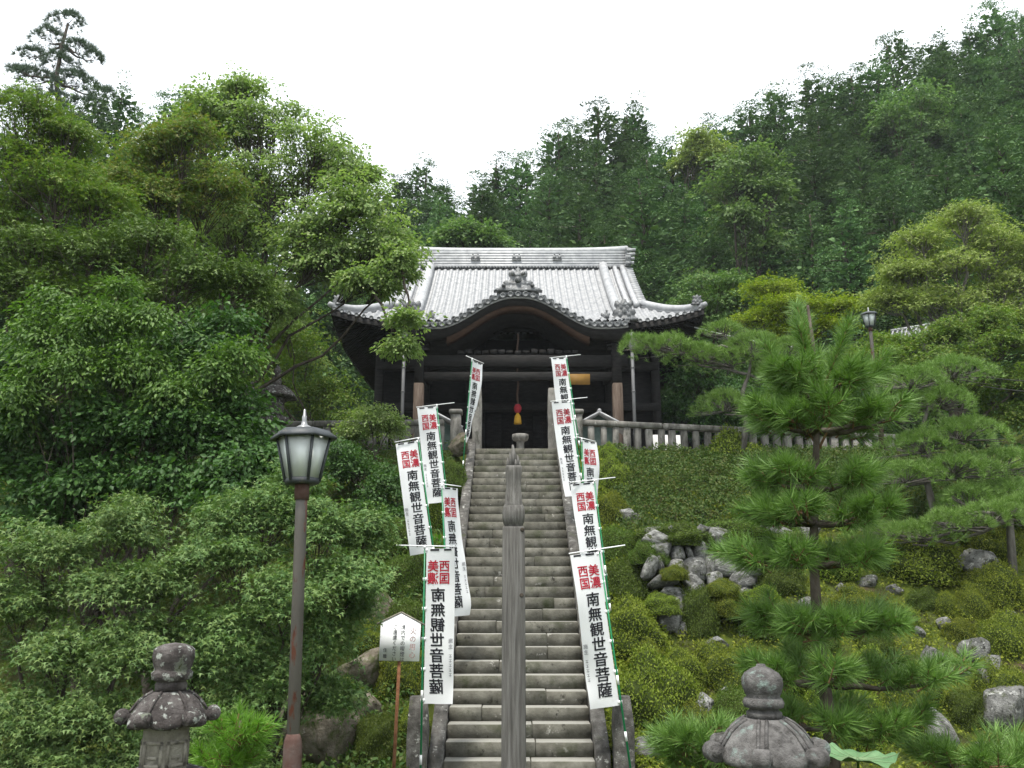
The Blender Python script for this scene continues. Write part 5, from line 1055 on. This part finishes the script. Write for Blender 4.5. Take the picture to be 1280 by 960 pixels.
def mound(px, py, wp, hp, label, group, mat='azalea', Yfix=None, y0=8.5):
    p = ground_hit(px, py, y0) if Yfix is None else P(px, py, Yfix); s = mpp(px, py, p[1]); a = wp * s / 2; h = hp * s
    t = thing('clipped_azalea', label, 'shrub', (p[0], p[1] + a * .5, p[2] - .02), (0, 0, mr_.uniform(0, 6.28)), group, (a * mr_.uniform(.95, 1.05), a * mr_.uniform(.9, 1.1), h * .88))
    q, l = mr_.choice(MND[mat]); c_ = put('core', q, t); l_ = put('leaves', l, t); c_.location.z = l_.location.z = .12
GR, GL = 'clipped azaleas on the right slope', 'clipped azaleas left of the stairs'
RS = 'low mossy-green clipped azalea on the rocky right slope'
mound(766, 965, 74, 46, 'small round azalea ball at the foot of the right stair-foot post', None)
mound(822, 905, 104, 82, 'largest smooth azalea mound just right of the front banner', None)
for px, py, wp, hp in ((790, 815, 84, 62), (785, 748, 70, 50), (772, 700, 56, 44), (905, 858, 74, 50), (870, 930, 66, 46), (855, 860, 60, 44), (930, 905, 70, 46), (812, 845, 50, 40),
                       (1062, 925, 96, 74), (1135, 925, 84, 66), (990, 880, 80, 56), (1100, 860, 70, 46), (1150, 722, 110, 56), (1250, 700, 66, 46), (1255, 752, 70, 46), (1190, 768, 40, 26), (1222, 772, 44, 40), (1160, 760, 44, 26),
                       (1130, 785, 50, 30), (1270, 820, 70, 50), (1205, 800, 44, 26), (1075, 770, 60, 36), (1040, 720, 70, 44), (960, 790, 70, 40), (980, 740, 70, 44), (1262, 880, 66, 50), (1160, 880, 60, 44), (1215, 905, 60, 40), (900, 770, 46, 36), (930, 735, 44, 32), (1095, 815, 60, 36), (1020, 815, 60, 40)):
    dk = mr_.random() < .3; mound(px, py, wp, hp, RS if not dk else 'darker green clipped azalea among the mossy ones on the right slope', GR if not dk else 'darker azaleas on the right slope', 'azalea_dark' if dk else 'azalea')
for px, py, wp, hp, dy in ((846, 678, 96, 26, .95), (925, 676, 100, 28, 1.2), (812, 700, 46, 26, .6), (985, 690, 80, 30, 1.4), (845, 722, 34, 16, .15), (905, 742, 40, 18, .1), (828, 764, 44, 22, -.1), (912, 766, 50, 26, .05), (955, 760, 50, 26, .1)):
    mound(px, py, wp, hp, 'low green cushion growing in the joints and on top of the dry stone wall', 'cushions on the dry stone wall', 'azalea_dark' if dy > .5 else 'azalea', wl0[1] + dy - .55)
mound(876, 795, 54, 62, 'upright egg-shaped azalea in front of the dry stone wall', None, 'azalea_dark')
mound(922, 600, 80, 62, 'big rounded bush against the right stone fence', None, 'azalea', 20.2)
mound(768, 612, 44, 40, 'rounded bush at the fence corner beside the upper right banner', None, 'azalea')
mound(765, 655, 44, 40, RS, GR); mound(762, 580, 30, 26, RS, GR)
mound(563, 615, 42, 40, 'dark round clipped ball between the upper left banners', None, 'azalea_dark')
LS = 'dark clipped azalea on the bank left of the stairs'
for px, py, wp, hp in ((500, 745, 74, 54), (505, 805, 76, 56), (500, 865, 74, 60), (468, 950, 60, 54), (505, 690, 60, 46), (470, 830, 60, 50), (545, 660, 50, 40), (430, 900, 54, 46), (515, 930, 50, 40), (545, 720, 50, 44), (455, 700, 70, 56)):
    mound(px, py, wp, hp, LS, GL, 'azalea' if mr_.random() > .5 else 'azalea_dark')
def cover(name, label, mat, n, xr, yr, size, seed, mask=None, kind='rhomb', lift=.02, upn=.5, width=.3):
    g = np.random.default_rng(seed); x = g.uniform(*xr, n); y = g.uniform(*yr, n)
    if mask is not None: k = mask(x, y, g); x, y = x[k], y[k]
    e = .05; nx = -(H(x + e, y) - H(x - e, y)) / (2 * e); ny = -(H(x, y + e) - H(x, y - e)) / (2 * e); N = unit(np.stack([nx, ny, np.ones_like(nx)], 1))
    bump = .10 * (wob(x, y, 4.0, seed) + .6 * wob(x, y, 9.0, seed + 1)); p = np.stack([x, y, H(x, y)], 1) + N * (lift + np.clip(bump, -.05, .2) + g.uniform(0, lift * 2, len(x)))[:, None]
    u = g.normal(size=p.shape) + N * upn + np.array([0, -.25, -.1]); mb = MB(); leaf_cards(mb, p, u, N + .55 * g.normal(size=p.shape), size * g.uniform(.6, 1.3, len(x)), kind, width)
    o = mb.build(name, mat, label=label, cat='ground cover', kind='stuff'); return o
lobes_tree('leafy_shrub', 'dark shrub bank where the garden slope leaves the right edge', 'shrub', onb(1370, 17.5), lobes_px([(1345, 560, 60, 50, 0), (1400, 600, 60, 50, 0), (1360, 660, 60, 40, -.5), (1440, 560, 60, 60, .5), (1420, 680, 60, 40, -.5)], 17.5), 'leaf_shrub_dark', 18, ntips=90, k=22, spray=.4, size=.12, trunk_r=.08, fork=.3)
cover('ivy_cover', 'dark creeping ground cover on the bank below the right stone fence', 'ivy', 70000, (2.2, 11.5), (16.8, 20.5), .065, 71, lambda x, y, g: (y > 17.0 + .25 * np.sin(x * 2)), lift=.06)
cover('ivy_cover', 'dark creeping ground cover on the bank left of the stairs', 'ivy', 50000, (-13.0, -1.45), (9.5, 20.7), .08, 72, lift=.06)
cover('moss_cover', 'yellow-green moss and low plants over the right garden slope', 'moss', 66000, (1.5, 16.5), (11.2, 18.2), .055, 73, lambda x, y, g: (wob(x, y, 1.6, 9) + .35 * g.normal(size=x.shape) > -.35), lift=.02, upn=1.0)
cover('moss_cover', 'yellow-green moss strip along the right stair edge', 'moss', 16000, (1.35, 2.6), (12.0, 20.9), .06, 74, lift=.03, upn=1.0)
cover('grass_cover', 'grass and weeds on the left bank beside the rocks', 'leaf_shrub_bright', 14000, (-5.5, -1.35), (10.6, 15), .10, 75, lambda x, y, g: wob(x, y, 1.4, 6) > .05, lift=.03, upn=1.6, width=.10)
cover('fallen_leaf_cover', 'low leaves scattered over the bare ground near the lanterns', 'moss', 8000, (-8, 9), (5.5, 11.5), .05, 76, lift=.01)
# fern / bright broad-leaved plant on the right slope
def star_plant(name, label, px, py, rad_px, mat, n, seed, size, cat='plant', y0=8.5):
    g = np.random.default_rng(seed); p = ground_hit(px, py, y0); s = mpp(px, py, p[1]) * rad_px; a = g.uniform(0, 2 * PI, n); el = g.uniform(.1, 1.2, n); d = np.stack([np.cos(a) * np.cos(el), np.sin(a) * np.cos(el), np.sin(el)], 1)
    t = thing(name, label, cat, p); mb = MB(); leaf_cards(mb, d * (s * g.uniform(.35, .95, n))[:, None], d + [0, 0, -.25], np.array([0, 0, 1.0]) - d * .3 + .35 * g.normal(size=d.shape), size * g.uniform(.7, 1.2, n), 'rhomb', .2); mb.build('leaves', mat, t)
    st = MB()
    for k in range(0, n, 4): st.tube([(0, 0, -.05), d[k] * s * .8], [.008, .004], 4, False)
    st.build('stems', 'bark', t)
star_plant('leafy_plant', 'bright broad-leaved plant between azalea mounds beside the front right banner', 816, 850, 26, 'fern', 130, 81, .16)
star_plant('leafy_plant', 'fresh green fern tuft above the boulder near the fire-warning sign', 436, 885, 30, 'fern', 160, 82, .15)
star_plant('leafy_plant', 'green leafy tuft between the upper left banners', 548, 690, 22, 'fern', 110, 83, .18)
# lotus leaf at the bottom edge
c = P(1066, 948, 5.6); t = thing('lotus_plant', 'broad pale green lotus leaf rising beside the smooth stone lantern', 'plant', (c[0], 5.6, 0))
def lotus(cx, cy, cz, r_, seed):
    th = np.linspace(0, 2 * PI, 65); G = []; wav = .5 * np.sin(th * 3 + seed) + .3 * np.sin(th * 5 + 2 * seed) + .2 * np.sin(th * 11)
    for f_ in np.linspace(.03, 1, 12):
        rr_ = r_ * f_ * (1 + .05 * np.sin(th * 4 + seed) * f_); z = cz + r_ * (.16 * f_ ** 2 - .10 * f_ + .17 * f_ ** 3 * wav) + .008 * np.abs(np.sin(th * 8)) * f_
        G.append(np.stack([cx + rr_ * np.cos(th), cy + rr_ * np.sin(th), z], -1))
    G = np.array(G); return MB().grid(G), G
for i, (dx, dy, dz, r_) in enumerate(((.03, 0, 0, .24), (-.26, .12, -.05, .15))):
    lm, G = lotus(dx, dy, c[2] + dz, r_, i + 2); lf = lm.build('leaf_blade', 'lotus', t, smooth=True)
    vn = MB()
    for k in range(0, 64, 4): vn.tube(G[:, k] + [0, 0, .002], np.linspace(.004, .0012, 12), 4, False)
    vn.build('leaf_veins', 'lotus_vein', lf, kind='stuff')
    MB().tube([(dx * .4, dy + .02, -.1), (dx * .8, dy, c[2] * .6), (dx, dy, c[2] + dz + .005)], [.012, .010, .008], 6).build('stalk', 'fern', t, smooth=True)

# ------------------------------------------------------------------ damp air over the valley
m, t = nodes('haze_air'); o_ = t.nodes.new('ShaderNodeOutputMaterial'); v_ = t.nodes.new('ShaderNodeVolumePrincipled'); v_.inputs['Color'].default_value = (.86, .93, 1.0, 1); v_.inputs['Density'].default_value = .00032
t.links.new(v_.outputs[0], o_.inputs['Volume'])
MB().box(-410, 410, -70, 510, -1.5, 92).build('haze', 'haze_air', kind='stuff', label='thin pale haze in the air over the hillside', cat='haze')
print('built', len(bpy.data.objects), 'objects', sum(len(m.polygons) for m in bpy.data.meshes), 'faces')
